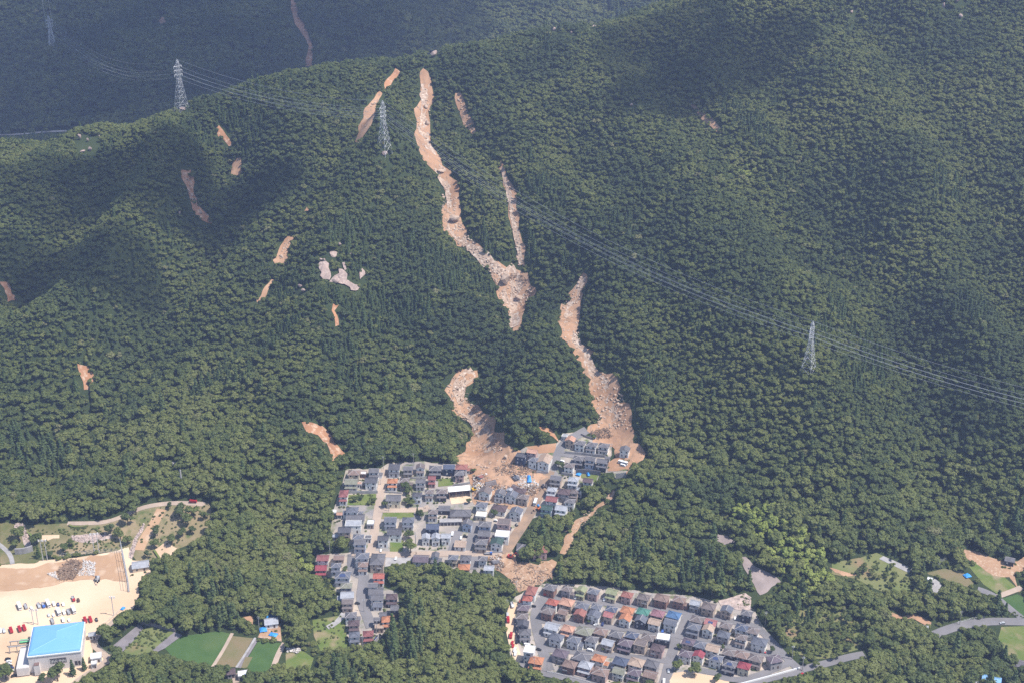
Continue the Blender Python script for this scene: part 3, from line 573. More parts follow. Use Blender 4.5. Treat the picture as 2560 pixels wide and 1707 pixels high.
SCRUB = in_px('N 250 760 720 770 920 950 880 1160 600 1250 380 1260 220 1040 180 880') | in_px('N 640 330 1040 290 1340 440 1345 660 1150 670 840 530 640 480')
LOWSCRUB = SCRUB & (cv > 1500)
# meadow and scrub: low shrubs only; add some shrubs inside the cleared meadows
kind = rng.integers(0, 7, len(cx))
patch = vnoise(cx, cy, 55, 21) + .6 * vnoise(cx, cy, 20, 22)
con = (patch > .40) & (rng.random(len(cx)) < .6) | (rng.random(len(cx)) < .02)
kind = np.where(con, 7 + rng.integers(0, 2, len(cx)), kind)
kind = np.where(BAMB & (vnoise(cx, cy, 22, 41) + rng.normal(0, .12, len(cx)) > -.46), 9 + rng.integers(0, 2, len(cx)), kind)
tint = np.clip(.44 + .55 * vnoise(cx, cy, 70, 31) + .5 * vnoise(cx, cy, 26, 32) + rng.normal(0, .13, len(cx)) + .14 * low, 0, .84)
tint = np.where(rng.random(len(cx)) < .012, rng.uniform(.9, 1.0, len(cx)), tint)
scl = np.where(SCRUB, scl * np.where(LOWSCRUB, .55, .45), scl)
keep2 = SCRUB & (rng.random(len(cx)) < np.where(LOWSCRUB, .8, .2)) & mask_at(cx, cy)
near_ok = cv < 1750
und = keep0 & ~keep & (cy < 1480)
kind = np.where(und, 11, kind); scl = np.where(und, rng.uniform(1.5, 2.8, len(cx)), scl)
K = (keep | keep2 | und) & near_ok
TX = np.c_[cx, cy, cz, scl, kind, tint, cu, cv][K]
KN = ['crown_' + c for c in 'abcdefghijkl']
for n, m_ in zip(KN, CROWN):
    HIDE.objects.link(bpy.data.objects.new(n, m_))
def forest(name, T, label, kind='stuff'):
    me = bpy.data.meshes.new(name); me.vertices.add(len(T)); me.vertices.foreach_set('co', T[:, :3].ravel())
    for nm, ty, d in (('scl', 'FLOAT', T[:, 3]), ('tint', 'FLOAT', T[:, 5]), ('rot', 'FLOAT', rng.uniform(0, 6.28, len(T))), ('knd', 'INT', T[:, 4].astype(np.int32))):
        me.attributes.new(nm, ty, 'POINT').data.foreach_set('value', np.ascontiguousarray(d))
    o = obj(name, me); tag(o, label, None, None, kind)
    g = bpy.data.node_groups.new(name, 'GeometryNodeTree')
    g.interface.new_socket('Geometry', in_out='INPUT', socket_type='NodeSocketGeometry'); g.interface.new_socket('Geometry', in_out='OUTPUT', socket_type='NodeSocketGeometry')
    N = g.nodes.new; gi, go = N('NodeGroupInput'), N('NodeGroupOutput'); ci = N('GeometryNodeCollectionInfo')
    ci.inputs[0].default_value = HIDE; ci.inputs[1].default_value = True; ci.inputs[2].default_value = True
    ip = N('GeometryNodeInstanceOnPoints'); ip.inputs['Pick Instance'].default_value = True
    def at_(nm, ty):
        a = N('GeometryNodeInputNamedAttribute'); a.data_type = ty; a.inputs[0].default_value = nm; return a.outputs[0]
    ce = N('ShaderNodeCombineXYZ'); L = g.links.new
    L(gi.outputs[0], ip.inputs['Points']); L(ci.outputs[0], ip.inputs['Instance']); L(at_('knd', 'INT'), ip.inputs['Instance Index'])
    L(at_('rot', 'FLOAT'), ce.inputs[2]); L(ce.outputs[0], ip.inputs['Rotation']); L(at_('scl', 'FLOAT'), ip.inputs['Scale'])
    L(ip.outputs[0], go.inputs[0])
    md = o.modifiers.new('scatter', 'NODES'); md.node_group = g
    return o
KINDN = ['broadleaf_tree'] * 7 + ['cedar_tree'] * 2 + ['bamboo'] * 2 + ['shrub']
def tree(name, kind, loc, s, rz, tint, label, cat, group=None):
    e = empty(name, loc, rz); e.scale = (s, s, s); tag(e, label, cat, group)
    c = obj('crown', CROWN[kind], e); c['tint'] = float(tint)
    if kind < 11: obj('trunk', TRUNK[kind], e)
    return e
# the nearest trees of the woods stand as single trees, the rest of the forest is one mass
vis = (TX[:, 6] > -10) & (TX[:, 6] < 2570) & (TX[:, 7] < 1725)
size = np.where(vis & (TX[:, 4] < 9), TX[:, 3] ** .5 / np.hypot(TX[:, 1], CAM_H - TX[:, 2]), 0)
one = np.zeros(len(TX), bool); one[np.argsort(-size)[:248]] = True
def wood_label(u, v, k, t):
    tone = 'pale green rounded' if t > .74 else ('dark green rounded' if t < .50 else 'mid green rounded')
    nm = 'dark pointed cedar' if k >= 7 else tone + ' broadleaf tree'
    if u < 300: w = 'wood beside the blue-roofed hall'
    elif u < 560: w = 'wood in front of the largest rice field'
    elif u < 900: w = 'wood in front of the worn grass fields'
    elif u < 1330: w = 'wood between western houses and eastern estate'
    elif u < 2000: w = 'row of trees below the eastern estate'
    else: w = 'wood on both sides of the highway'
    return '%s in the %s' % (nm, w), ('cedars' if k >= 7 else nm + 's') + ' in the ' + w
for r in TX[one]:
    k = int(r[4]); lab, grp = wood_label(r[6], r[7], k, r[5])
    tree(KINDN[k], k, r[:3], r[3], random.uniform(0, 6.28), r[5], lab, 'tree', grp)
isb = (TX[:, 4] >= 9) & (TX[:, 4] < 11)
forest('forest', TX[~one & ~isb], 'dense green forest of small crowns covering the whole mountainside')
forest('bamboo_grove', TX[~one & isb], 'lime green feathery bamboo groves beside the grey bare slope')

# ================================================================== houses
RC = {'gr': ('grey', (0.127, 0.123, 0.135)), 'dg': ('dark grey', (.085, .085, .10)), 'bg': ('blue-grey', (0.119, 0.127, 0.156)), 'br': ('brown', (.205, .145, .125)),
      'bgr': ('grey-brown', (0.152, 0.127, 0.123)), 'db': ('dark brown', (.105, .075, .08)), 'pu': ('purple-grey', (0.123, 0.098, 0.119)), 'og': ('olive grey', (.20, .20, .155)), 'ol': ('olive green', (.24, .255, .15)),
      'lg': ('light grey', (.33, .34, .37)), 'wh': ('white', (.74, .74, .75)), 'or': ('orange', (.40, .175, .095)), 'rd': ('red', (.33, .105, .08)), 'ma': ('maroon', (.22, .085, .085)),
      'cr': ('crimson', (.25, .055, .07)), 'sa': ('salmon', (.44, .25, .18)), 'pk': ('rose pink', (.35, .15, .145)), 'te': ('teal green', (.075, .20, .165)), 'dgn': ('dark green', (.05, .085, .075)),
      'bl': ('blue', (.075, .145, .27)), 'db2': ('dark blue', (.075, .09, .135)), 'ta': ('tan', (.36, .27, .21)), 'mv': ('mauve', (.24, .125, .145)), 'rb': ('red-brown', (.27, .115, .095)), 'sb': ('sky blue', (.22, .42, .68))}
WC = {'w': ('white', (.72, .70, .67)), 'c': ('cream', (.62, .53, .40)), 't': ('tan', (.46, .37, .30)), 'p': ('pink', (.50, .36, .33)), 'b': ('brick brown', (.27, .16, .13)),
      'g': ('grey', (.33, .31, .31)), 'k': ('dark', (.07, .07, .085)), 's': ('bluish', (.42, .46, .55)), 'y': ('yellowish', (.50, .45, .28)), 'n': ('navy', (.055, .07, .11))}
def roofm(k): return mat('roof_' + RC[k][0], RC[k][1], .75 if k not in ('wh', 'lg', 'sb') else .5, tuple(c * .78 for c in RC[k][1]), .35, .25, space='pos', c3=tuple(min(.8, c * 1.18 + .015) for c in RC[k][1]), scale2=1.3)
def wallm(k): return mat('wall_' + WC[k][0], WC[k][1], .85, tuple(c * .86 for c in WC[k][1]), .25, .2, space='pos')
M_RIDGE = mat('ridge_tile', (.36, .335, .33), .8); M_DOOR = mat('door', (.10, .07, .06), .6); M_FRAME = mat('balcony_rail', (.5, .48, .47), .6)
M_PANEL = mat('solar_panel', (.05, .07, .15), .25, None, spec=.6)
def roof_geo(mb, rg, kind, w, d, h, pitch, o=.55, x0=0., y0=0.):
    """closed roof over a w x d plan centred at x0, y0; rg collects ridge tiles"""
    a, b = w/2 + o, d/2 + o; th = .18
    P = lambda x, y, z: (x0 + x, y0 + y, z)
    if kind == 'flat':
        mb.box(x0-a+.3, x0+a-.3, y0-b+.3, y0+b-.3, h, h + .35); return h + .35
    if kind == 'shed':
        z1 = h + pitch * 2 * b * .5
        V = [P(-a,-b,h), P(a,-b,h), P(a,b,z1), P(-a,b,z1)]
        mb.add(V + [(x, y, z-th) for x, y, z in V], [(0,1,2,3), (7,6,5,4), (0,4,5,1), (1,5,6,2), (2,6,7,3), (3,7,4,0)]); return z1
    if kind == 'gx':
        zr = h + pitch * b
        V = [P(-a,-b,h), P(a,-b,h), P(a,b,h), P(-a,b,h), P(-a,0,zr), P(a,0,zr)]; F = [(0,1,5,4), (2,3,4,5)]
        rid = [(4, 5)]
    elif kind == 'gy':
        zr = h + pitch * a
        V = [P(-a,-b,h), P(a,-b,h), P(a,b,h), P(-a,b,h), P(0,-b,zr), P(0,b,zr)]; F = [(1,2,5,4), (3,0,4,5)]
        rid = [(4, 5)]
    else:
        if a >= b: e = max(a - b, .12 * a); zr = h + pitch * b; V5 = [P(-e,0,zr), P(e,0,zr)]
        else: e = max(b - a, .12 * b); zr = h + pitch * a; V5 = [P(0,-e,zr), P(0,e,zr)]
        V = [P(-a,-b,h), P(a,-b,h), P(a,b,h), P(-a,b,h)] + V5
        F = [(0,1,5,4), (1,2,5), (2,3,4,5), (3,0,4)] if a >= b else [(0,1,4), (1,2,5,4), (2,3,5), (3,0,4,5)]
        rid = [(4,5)] + ([(0,4), (3,4), (1,5), (2,5)] if a >= b else [(0,4), (1,4), (2,5), (3,5)])
    n = len(V); top = list(V); low = [(x, y, z - th) for x, y, z in V]
    Fb = [tuple(i + n for i in f[::-1]) for f in F]
    edges = {}
    for f in F:
        for i in range(len(f)): edges[(f[i], f[(i+1) % len(f)])] = 1
    Fs = [(q, p, p + n, q + n) for (p, q) in edges if (q, p) not in edges]
    mb.add(top + low, F + Fb + Fs)
    if rg is not None:
        for p, q in rid:
            A = Vector(V[p]) + Vector((0,0,.05)); B = Vector(V[q]) + Vector((0,0,.05)); rg.bar(A, B, .17)
    return zr
HOUSES = []
def house(x, y, z, rz, w, d, rk, roof, wall, fl, seed):
    r = random.Random(seed)
    e = empty('house', (x, y, z), rz)
    one_st = 'l' in fl; h = 3.0 if one_st else 5.5
    if 'T' in fl: h = 8.6
    pitch = {'hip': .46, 'gx': .46, 'gy': .46, 'shed': .22, 'flat': 0}[rk] * r.uniform(.9, 1.12)
    if 'n' in fl: pitch *= .55
    mw = MB(); mw.box(-w/2, w/2, -d/2, d/2, -2.2, h - .02)
    if rk == 'gx':
        zr = h + pitch * (d/2)
        for s in (-1, 1): mw.add([(s*w/2,-d/2,h-.02), (s*w/2,d/2,h-.02), (s*w/2,0,zr-.1), (s*(w/2-.25),-d/2,h-.02), (s*(w/2-.25),d/2,h-.02), (s*(w/2-.25),0,zr-.1)], [(0,1,2), (5,4,3), (0,2,5,3), (1,4,5,2)])
    if rk == 'gy':
        zr = h + pitch * (w/2)
        for s in (-1, 1): mw.add([(-w/2,s*d/2,h-.02), (w/2,s*d/2,h-.02), (0,s*d/2,zr-.1), (-w/2,s*(d/2-.25),h-.02), (w/2,s*(d/2-.25),h-.02), (0,s*(d/2-.25),zr-.1)], [(0,1,2), (5,4,3), (0,2,5,3), (1,4,5,2)])
    if rk == 'shed':
        zt = h + pitch * (d + 1.1) * .5
        mw.add([(-w/2,-d/2,h-.2), (w/2,-d/2,h-.2), (w/2,d/2,h-.2), (-w/2,d/2,h-.2), (-w/2,d/2,zt-.3), (w/2,d/2,zt-.3)], [(0,1,2,3), (0,5,1), (0,4,5), (1,5,2), (0,3,4), (3,2,5,4)])
    skirt = 's' in fl and not one_st; wing = 'a' in fl
    yf = -d/2
    if skirt: mw.box(-w/2 + .02, w/2 - .02, -d/2 - 1.3, -d/2 + .05, -2.2, 2.75); yf = -d/2 - 1.3
    side = 1 if r.random() < .55 else -1
    if wing: mw.box(side*w/2 - (.05 if side > 0 else 2.6), side*w/2 + (2.6 if side > 0 else .05), -d*.28, d*.32, -2.2, 2.7)
    mw.build('wall', wallm(wall), e)
    mr, rg = MB(), MB()
    zt = roof_geo(mr, rg, rk, w, d, h, pitch)
    ro = mr.build('roof', roofm(roof), e)
    if rg.V and rk != 'flat': rg.build('ridge_tiles', M_RIDGE if roof in ('gr','bg','bgr','pu','og','br','db2') and r.random() < .75 else roofm(roof), ro)
    if skirt or wing:
        lr = MB()
        if skirt:
            a, zz, y1 = w/2 + .45, 2.75, -d/2 - 1.85
            lr.add([(-a,y1,zz), (a,y1,zz), (a-.5,-d/2-.005,zz+.85), (-a+.5,-d/2-.005,zz+.85), (-a,y1,zz-.15), (a,y1,zz-.15), (a-.5,-d/2-.005,zz-.15), (-a+.5,-d/2-.005,zz-.15)], [(0,1,2,3), (7,6,5,4), (0,4,5,1), (1,5,6,2), (2,6,7,3), (3,7,4,0)])
        if wing: roof_geo(lr, None, 'hip' if r.random() < .6 else 'shed', 2.6, d*.6, 2.72, .35, .3, side*(w/2 + 1.33), d*.02)
        lr.build('lower_roof', roofm(roof), e)
    # openings
    def pane(x0, x1, yy, z0, z1, nm='window', m=M_GLASS): MB().box(x0, x1, yy - .04, yy + .05, z0, z1).build(nm, m, e)
    dark = wall in 'kn'
    gm = M_GLASS if not dark else M_FRAME
    n_up = 2 if w > 6 else 1
    if not one_st:
        for i in range(n_up):
            cx_ = (-.26 + .52 * i + r.uniform(-.04, .04)) * w if n_up == 2 else 0
            ww = r.uniform(.8, 1.5); pane(cx_ - ww/2, cx_ + ww/2, -d/2, 3.75, 4.95, m=gm)
        if 'T' in fl: pane(-w*.2, w*.2, -d/2, 6.6, 7.8)
    cx_ = r.uniform(-.3, -.18) * w; ww = r.uniform(.8, 1.3); pane(cx_ - ww/2, cx_ + ww/2, yf, .7, 2.2, m=gm)
    dx = r.uniform(.12, .3) * w; pane(dx - .55, dx + .55, yf, 0, 2.2, 'door', M_DOOR)
    MB().box(w/2 - .05, w/2 + .04, -.8, .5, (3.7 if not one_st else .8), (4.9 if not one_st else 2.0)).build('window', gm, e)
    if not one_st and not skirt and 'b' not in fl and r.random() < .5:
        b = MB(); bx = r.choice((-.24, .2)) * w; b.box(bx - 1.5, bx + 1.5, -d/2 - 1.0, -d/2 - .003, 2.75, 2.9); b.box(bx - 1.5, bx + 1.5, -d/2 - 1.0, -d/2 - .92, 2.9, 3.6)
        b.build('balcony', M_FRAME if r.random() < .6 else wallm(wall), e)
    if 'v' in fl and rk != 'flat':
        p = MB(); b = (d/2 + .55); zz = lambda y_: h + pitch * (b + y_) * (1 if w >= d or rk == 'gx' else w / d)
        x0, x1 = (-w*.22, w*.22); y0_, y1_ = -d*.40, -d*.14
        p.add([(x0,y0_,zz(y0_)+.10), (x1,y0_,zz(y0_)+.10), (x1,y1_,zz(y1_)+.10), (x0,y1_,zz(y1_)+.10)], [(0,1,2,3)]); p.build('solar_panel', M_PANEL, ro)
    if rk == 'flat':
        p = MB(); a, b = w/2 + .25, d/2 + .25
        for q in ((-a, a, -b, -b+.18), (-a, a, b-.18, b), (-a, -a+.18, -b+.18, b-.18), (a-.18, a, -b+.18, b-.18)): p.box(*q, h + .35, h + .75)
        p.build('parapet', wallm(wall), ro)
    return e
ORD = ['zeroth', 'first', 'second', 'third', 'fourth', 'fifth', 'sixth', 'seventh', 'eighth', 'ninth', 'tenth', 'eleventh', 'twelfth', 'thirteenth', 'fourteenth', 'fifteenth', 'sixteenth']
RT = {'hip': 'hip-roofed', 'gx': 'gabled', 'gy': 'front-gabled', 'flat': 'flat-roofed', 'shed': 'lean-to roofed'}
def ROW(place, spec, rot=0.0, dmul=.85, dmax=8.2, group='houses in the estates'):
    t = 'X'; L = []
    for line in spec.strip().splitlines():
        for it in line.split(';'):
            q = it.split()
            if not q: continue
            if q[0] in TILE: t = q[0]; q = q[1:]
            x, y, w = float(q[0]), float(q[1]), float(q[2]) / TILE[t][2]
            fl = q[6] if len(q) > 6 else ''; rr = float(q[7]) if len(q) > 7 else rot; dd = float(q[8]) if len(q) > 8 else None
            L.append((*px(t, x, y), w, q[3], q[4], q[5], fl, rr, dd))
    L.sort(key=lambda a: a[0])
    for i, (u, v, w, rk, roof, wall, fl, rr, dd) in enumerate(L):
        hh_ = (3.0 if 'l' in fl else 5.5) + (0 if rk == 'flat' else .8) + (3 if 'T' in fl else 0)
        p = at(u, v, hh_); sl = math.hypot(p[1], math.hypot(p[0], CAM_H - p[2]))
        wm = max(3.0, w * (.85 if 'hillside' in place or 'muddy' in place else .88 if 'eastern estate' in place else 1.0) * sl / FPX - (.9 if rk != 'flat' else .2)); d = dd or min(dmax, max(5.2, wm * dmul))
        if wm < 4.2: d = dd or wm * .9
        HOUSES.append([place, p, R(rr), wm, d, rk, roof, wall, fl, i + 1, len(L), u, v])
def build_houses():
    cnt = {}
    for h in HOUSES: k = (h[0], h[6], h[5], h[7]); cnt[k] = cnt.get(k, 0) + 1
    for n, (place, p, rz, w, d, rk, roof, wall, fl, i, N, u, v) in enumerate(HOUSES):
        e = house(p[0], p[1], p[2] + .25, rz, w, d, rk, roof, wall, fl, 1000 + n)
        desc = '%s %s%s house with %s walls' % (RC[roof][0], 'low ' if 'l' in fl else '', RT[rk], WC[wall][0])
        if cnt[(place, roof, rk, wall)] == 1: lab = '%s in the %s' % (desc, place)
        else: lab = '%s, %s from left in the %s' % (desc, ORD[i], place)
        if len(lab.replace('-', ' ').split()) > 16: lab = lab.replace(' with ', ', ').replace(' house,', ',').replace(' walls', ' walled house')
        tag(e, lab, 'house', 'houses in the ' + place)
U1 = 'back row under the wood of the upper estate'
ROW('upper estate back row', '''A 820 305 225 hip br c; 1010 335 105 flat wh b l; 1215 265 200 gx gr w sa; 1610 205 220 shed dg w s; 1885 220 190 gx gr t s; 2125 190 170 gy bgr w s
B 535 220 240 hip gr k s; 805 190 225 gx db2 n; 1050 195 230 hip rb w; 1200 245 90 gx rb w l''', -1)
ROW('upper estate second row', '''A 770 480 250 gx og g s; 935 540 70 flat sa w l; 1160 455 240 gx dg w; 1575 470 195 hip or w s; 1815 455 190 hip bgr t a; 2130 470 190 gx gr w s
B 470 410 150 gx ma p s; 1010 320 190 hip gr p''', -1)
ROW('upper estate third row', '''A 620 715 165 hip ma w s 0 9; 1600 800 290 gx gr c 0; 2060 735 185 hip dg w; B 415 680 170 hip bgr w s; 660 675 200 hip bgr k s
1515 665 240 gy bgr w 0 -17; 1810 700 200 gy gr w s -17; 1990 640 110 gy lg w 0 -17; 2205 660 210 hip db t l -17; 2035 740 230 gy bg w 0 -17; 2260 780 210 hip bgr t b -17''')
ROW('upper estate fourth row', '''A 425 1090 105 flat wh w l; 540 1110 110 gx sa w l; 785 1035 235 hip bg w a; 850 1185 360 gx gr w l 2 8; 945 1085 110 hip bg w l
B 1445 930 220 hip bg w 0 -12; 1790 1000 290 hip db w l -14; 2120 1060 240 gy bg w 0 -17; 490 1075 190 hip bgr w s; 715 1000 230 gx gr k l; 1030 1095 410 hip gr t l 0 8.5; 1440 1145 205 flat wh c l -10''', -1)
ROW('upper estate fifth row', '''A 810 1325 300 flat lg w 0 0 7; 1150 1305 130 flat wh g l; 1540 1225 240 gx bg w s; 1885 1235 230 hip bg w s
B 1165 1290 190 gy gr s 0 -10; 1510 1315 240 hip gr s 0 -5; 1880 1300 250 flat bgr p 0 -8; 485 1360 250 gx db2 n''', -1)
ROW('upper estate sixth row', '''A 640 1425 250 gx dg t; D 460 130 75 gx lg w l; 905 150 205 hip bg w s; 945 255 230 gx gr s s; 1100 185 120 flat gr w l; 1620 50 280 gx dg w; 1395 180 210 gx dg w
E 350 540 160 gy lg w; 545 540 170 gy lg w; 745 525 190 gx lg w; 1025 690 230 shed ta w l -6; 1495 475 245 gx gr p 0 -5; 1850 510 260 flat wh w 0 -8; 1435 645 240 hip gr t s -5; 1745 640 240 gy dgn w 0 -10''', -1)
ROW('row along the bottom road', '''E 255 970 300 gx pu w l; 560 1000 210 gx gr w l; 535 905 150 gy gr w; 885 945 190 hip bg c; 1130 955 210 hip gr w s; 1465 970 180 hip gr w; 1095 1135 230 hip or b; 1590 1155 200 gx lg w
F 1490 808 96 hip rb p; 1385 798 95 hip gr w l''', -4)
ROW('hillside top row', '''C 1060 195 105 flat lg w l -18 4; 1150 235 185 gy sa t 0 -18; 1310 290 200 hip gr w b; 1500 318 200 hip gr w s; 1700 335 205 hip gr w s; 2040 395 190 gy gr w''', -17)
ROW('hillside middle row', '''C 1285 545 205 hip gr k s; 1478 550 190 gx gr s s; 1672 590 205 gx gr k s; 1760 535 90 gx gr w l; 1135 660 190 hip bgr w; 530 425 195 gx sa p; 345 520 190 flat dg n 0 -17; 545 560 175 hip bg w; 735 560 240 gy ta w 0 -17 11''', -17)
ROW('row beside the muddy road', '''C 920 865 220 gx gr t s; 1200 885 200 hip lg w s; 1440 905 190 gx db w; 850 1050 185 hip lg w s; 1050 1090 240 hip db g; 1220 1085 150 hip bgr t s; 1300 1045 110 hip lg w
850 1210 225 gx ma w; 1145 1240 195 hip gr w; 770 1350 215 gx dgn s s; 1005 1355 225 gx lg w s''', -15)
ROW('western estate upper group', '''D 215 565 230 gx ma w; 530 555 205 gx br t l; 985 525 260 hip bg w s; 1285 590 270 hip gr t 0 -2 13; 180 760 220 gx cr t s; 470 710 190 hip bg w s; 1000 695 190 hip br w s''', 0)
ROW('western estate middle group', '''D 605 900 290 hip bg w sv; 1310 920 215 gx rd w s; 670 1105 220 hip og g; 1195 1095 195 gx gr w a; 690 1290 255 gx lg s a 4; 1255 1220 285 gx gr w l; 700 1415 220 gx bgr t s; 1280 1335 245 gx gr w s; 1560 1325 220 hip db k s''', 0)
ROW('western estate lower group', '''G 760 820 220 hip gr w a 4; 820 980 210 hip db t s 4; 830 1205 205 hip bg w s 6; 1100 1185 200 hip ma t s 6; 1320 1065 165 flat ta t l; 1485 900 235 hip or w s 4; 1390 805 145 gx gr w; 1620 680 160 gx gr k; 1270 900 130 gx gr k; 1290 615 190 gx bg w l''', 2)
ROW('street edge of the eastern estate', '''H 620 265 225 hip rb w 0 -14 9; 540 415 215 hip rd w a -10; 455 600 255 hip pu t l -8; 435 765 255 hip bgr w 0 -6; 455 915 245 gy dg g 0 -6; 490 1080 255 hip gr w s 0
K 245 360 155 flat wh w T -12 7; 340 492 215 hip or t s -14''')
ROW('eastern estate back row', '''H 985 200 265 hip gr b; 1310 230 220 hip bgr g a; 1605 240 205 gy ol y s; 1835 280 240 hip bg p; 2200 285 250 gx ol c s; I 375 345 240 hip rb p; 700 390 265 hip bgr t; 1055 405 300 hip br b; 1400 435 260 hip br b a
1715 505 225 gx lg g; 1975 570 295 hip bgr t; J 920 320 250 gy bg t; 1310 390 235 hip gr k''', -23)
ROW('eastern estate second row', '''H 1030 490 250 hip rd w; 1310 490 305 hip sa t; 1610 560 275 hip bg g; 1890 575 220 hip bg w; 2185 625 240 hip db2 t; I 385 645 285 hip or t; 690 675 275 hip te g; 980 710 280 hip mv t; 1290 740 290 hip bl w
1750 825 280 hip bgr k; 2020 885 260 gx pk k v; J 900 635 250 hip bgr c; 1220 675 285 hip db2 w; 1430 735 270 hip bgr w''', -23)
ROW('eastern estate third row', '''H 940 660 275 hip bgr b; 1240 680 205 gx br t; 1570 705 245 gy rb b; 1850 730 265 gy bg w; 2135 735 215 gx pk t; I 345 800 255 gy or w; 650 830 255 gy bg k; 920 875 265 gx ta w; 1235 885 285 gx bg w
1690 970 285 hip bg g s; 1970 1005 250 gy ta w; J 860 810 265 hip bg g; 1210 865 240 hip bgr w s; 1560 950 325 hip bg w''', -23)
ROW('eastern estate fourth row', '''H 1030 965 310 gx lg w s; 1335 1005 265 hip sa p s; 1660 1055 360 hip og b; 1975 1065 275 hip br t; I 160 1115 285 hip gr t; 470 1135 270 hip db2 b; 790 1175 285 hip bgr k; 1090 1195 285 flat wh k 0 -14
1580 1265 265 hip pu t v; 1820 1325 285 hip bg k; 2060 1390 290 gx ta w; J 970 1160 275 hip bgr k; 1210 1205 290 hip br k; 1490 1270 295 hip bgr t s; 1850 1290 295 hip pu g 0 18''', -23)
ROW('eastern estate fifth row', '''H 1110 1175 295 hip bg w; 1450 1220 285 hip bg w a; 1800 1215 265 hip gr w; 2120 1280 265 gx lg t; I 350 1285 300 hip pu k s; 640 1320 260 flat bgr t; 975 1385 285 hip db p
J 120 1185 285 hip pu w; 370 1205 240 gy cr w; 710 1275 285 hip bg w v; 980 1385 285 hip gr k sv; 1260 1420 265 hip cr c''', -23)
ROW('eastern estate sixth row', 'K 680 395 225 hip pu g; 980 440 255 hip gr g; 1220 462 195 hip or w a; 1520 505 225 hip db2 t s; 1745 520 235 hip ta w; 1960 540 215 hip gr g', -23)
ROW('eastern estate front row', 'K 810 545 210 hip br b; 1035 555 215 hip lg p s; 1240 650 240 hip br p; 1500 640 190 gx og w; 1715 660 200 hip pu w s; 1940 690 210 gx br t', -23)

ROW('farmyard by the rice fields', 'O 1130 1400 70 gx rd c l; 1202 1410 75 gx db g l; 1310 1440 85 flat wh g l; 930 1398 110 gx bgr w l; 840 1364 62 gx sb w l; 1560 962 118 gx lg w l', 12)
ROW('eastern edge by the highway', 'N 1437 950 110 hip lg w l; -232 318 62 gx rd g l; 2228 342 80 gx gr k l; 1800 1425 330 gx lg w l; 2065 1412 150 gx sb w; 1515 528 40 flat wh w; 2290 1262 120 gx gr w l; 1885 1010 52 gx wh w l', -22)
ROW('yard around the sports ground', 'W 1130 606 128 gx lg c l; L 1660 1105 165 flat wh w l; 1622 1225 62 flat wh w l; 1590 705 120 gx lg w l', 14)
build_houses()

# ================================================================== sports hall with the blue roof
cor = [at(*px('L', x, y), 10.5) for x, y in ((550, 1150), (1455, 1020), (1390, 475), (500, 590))]
fr = cor[1] - cor[0]; rzh = math.atan2(fr[1], fr[0]); wh = .5 * (np.hypot(*fr[:2]) + np.hypot(*(cor[2]-cor[3])[:2])); dh = .5 * (np.hypot(*(cor[3]-cor[0])[:2]) + np.hypot(*(cor[2]-cor[1])[:2]))
cc = sum(cor) / 4
hall = empty('sports_hall', (cc[0], cc[1], cc[2]), rzh); tag(hall, 'large white sports hall with a pale blue roof beside the sand car park', 'sports hall')
a, b = wh / 2, dh / 2
M_HALL = mat('hall_wall', (.66, .61, .58), .8, (.60, .555, .53), .3, .2); M_BLUE = mat('hall_roof', (.155, .36, .68), .45, (.175, .385, .70), .05, .4); M_DARK = mat('dark_opening', (.06, .055, .06), .7); M_BRN = mat('entrance_brown', (.17, .11, .10), .8)
mb = MB(); mb.box(-a, a, -b, b, -2, 10.2)
for s in (-.38, -.12, .28, .42): mb.box(s*wh - .12, s*wh + .12, -b - .08, -b + .01, 0, 10)
mb.build('wall', M_HALL, hall)
mb = MB(); mb.box(-a-.45, a+.45, -b-.45, -b-.003, 9.7, 10.5); mb.box(-a-.45, a+.45, b+.003, b+.45, 9.7, 10.5); mb.box(-a-.45, -a-.003, -b, b, 9.7, 10.5); mb.box(a+.003, a+.45, -b, b, 9.7, 10.5)
mb.build('parapet', M_WHITE, hall)
rings = [(0.05, 10.25), (.12, 11.0), (.7, 11.7), (1.7, 12.05), (3.0, 12.2)]
Vr = []; Fr = []
for ins, z in rings:
    Vr += [(-a+ins, -b+ins, z), (a-ins, -b+ins, z), (a-ins, b-ins, z), (-a+ins, b-ins, z)]
for i in range(len(rings)-1):
    for k in range(4): Fr.append((4*i+k, 4*i+(k+1) % 4, 4*i+4+(k+1) % 4, 4*i+4+k))
n0 = 4 * (len(rings)-1); Vr += [(.05*a, -.22*b, 13.6), (.0, .28*b, 13.6)]; q = len(Vr)
Fr += [(n0, n0+1, q-2), (n0+1, n0+2, q-1, q-2), (n0+2, n0+3, q-1), (n0+3, n0, q-2, q-1)]
roof = obj('roof', new_mesh('roof', Vr, Fr, M_BLUE), hall)
mb = MB()
for i in (0, 1): mb.bar(Vr[n0+i], Vr[q-2], .09)
for i in (2, 3): mb.bar(Vr[n0+i], Vr[q-1], .09)
mb.bar(Vr[q-2], Vr[q-1], .09); mb.build('seam', mat('roof_seam', (.27, .50, .78), .5), roof)
for s in (-.02, .135):
    MB().box(s*wh - 2.4, s*wh + 2.4, -b - .10, -b + .05, 3.2, 6.8).build('window_recess', M_DARK, hall)
    w_ = MB()
    for k in range(5): w_.box(s*wh - 2.0 + k*.9, s*wh - 1.8 + k*.9, -b - .16, -b - .11, 3.4, 6.0)
    w_.box(s*wh - 2.1, s*wh + 2.0, -b - .16, -b - .11, 4.6, 4.75); w_.build('window', M_WHITE, hall)
MB().box(-.40*wh, -.29*wh, -b - 3.2, -b - .005, -2, 5.2).build('entrance_block', M_HALL, hall)
MB().box(-.395*wh, -.295*wh, -b - 3.26, -b - .3, 5.22, 5.5).build('entrance_roof', M_BRN, hall)
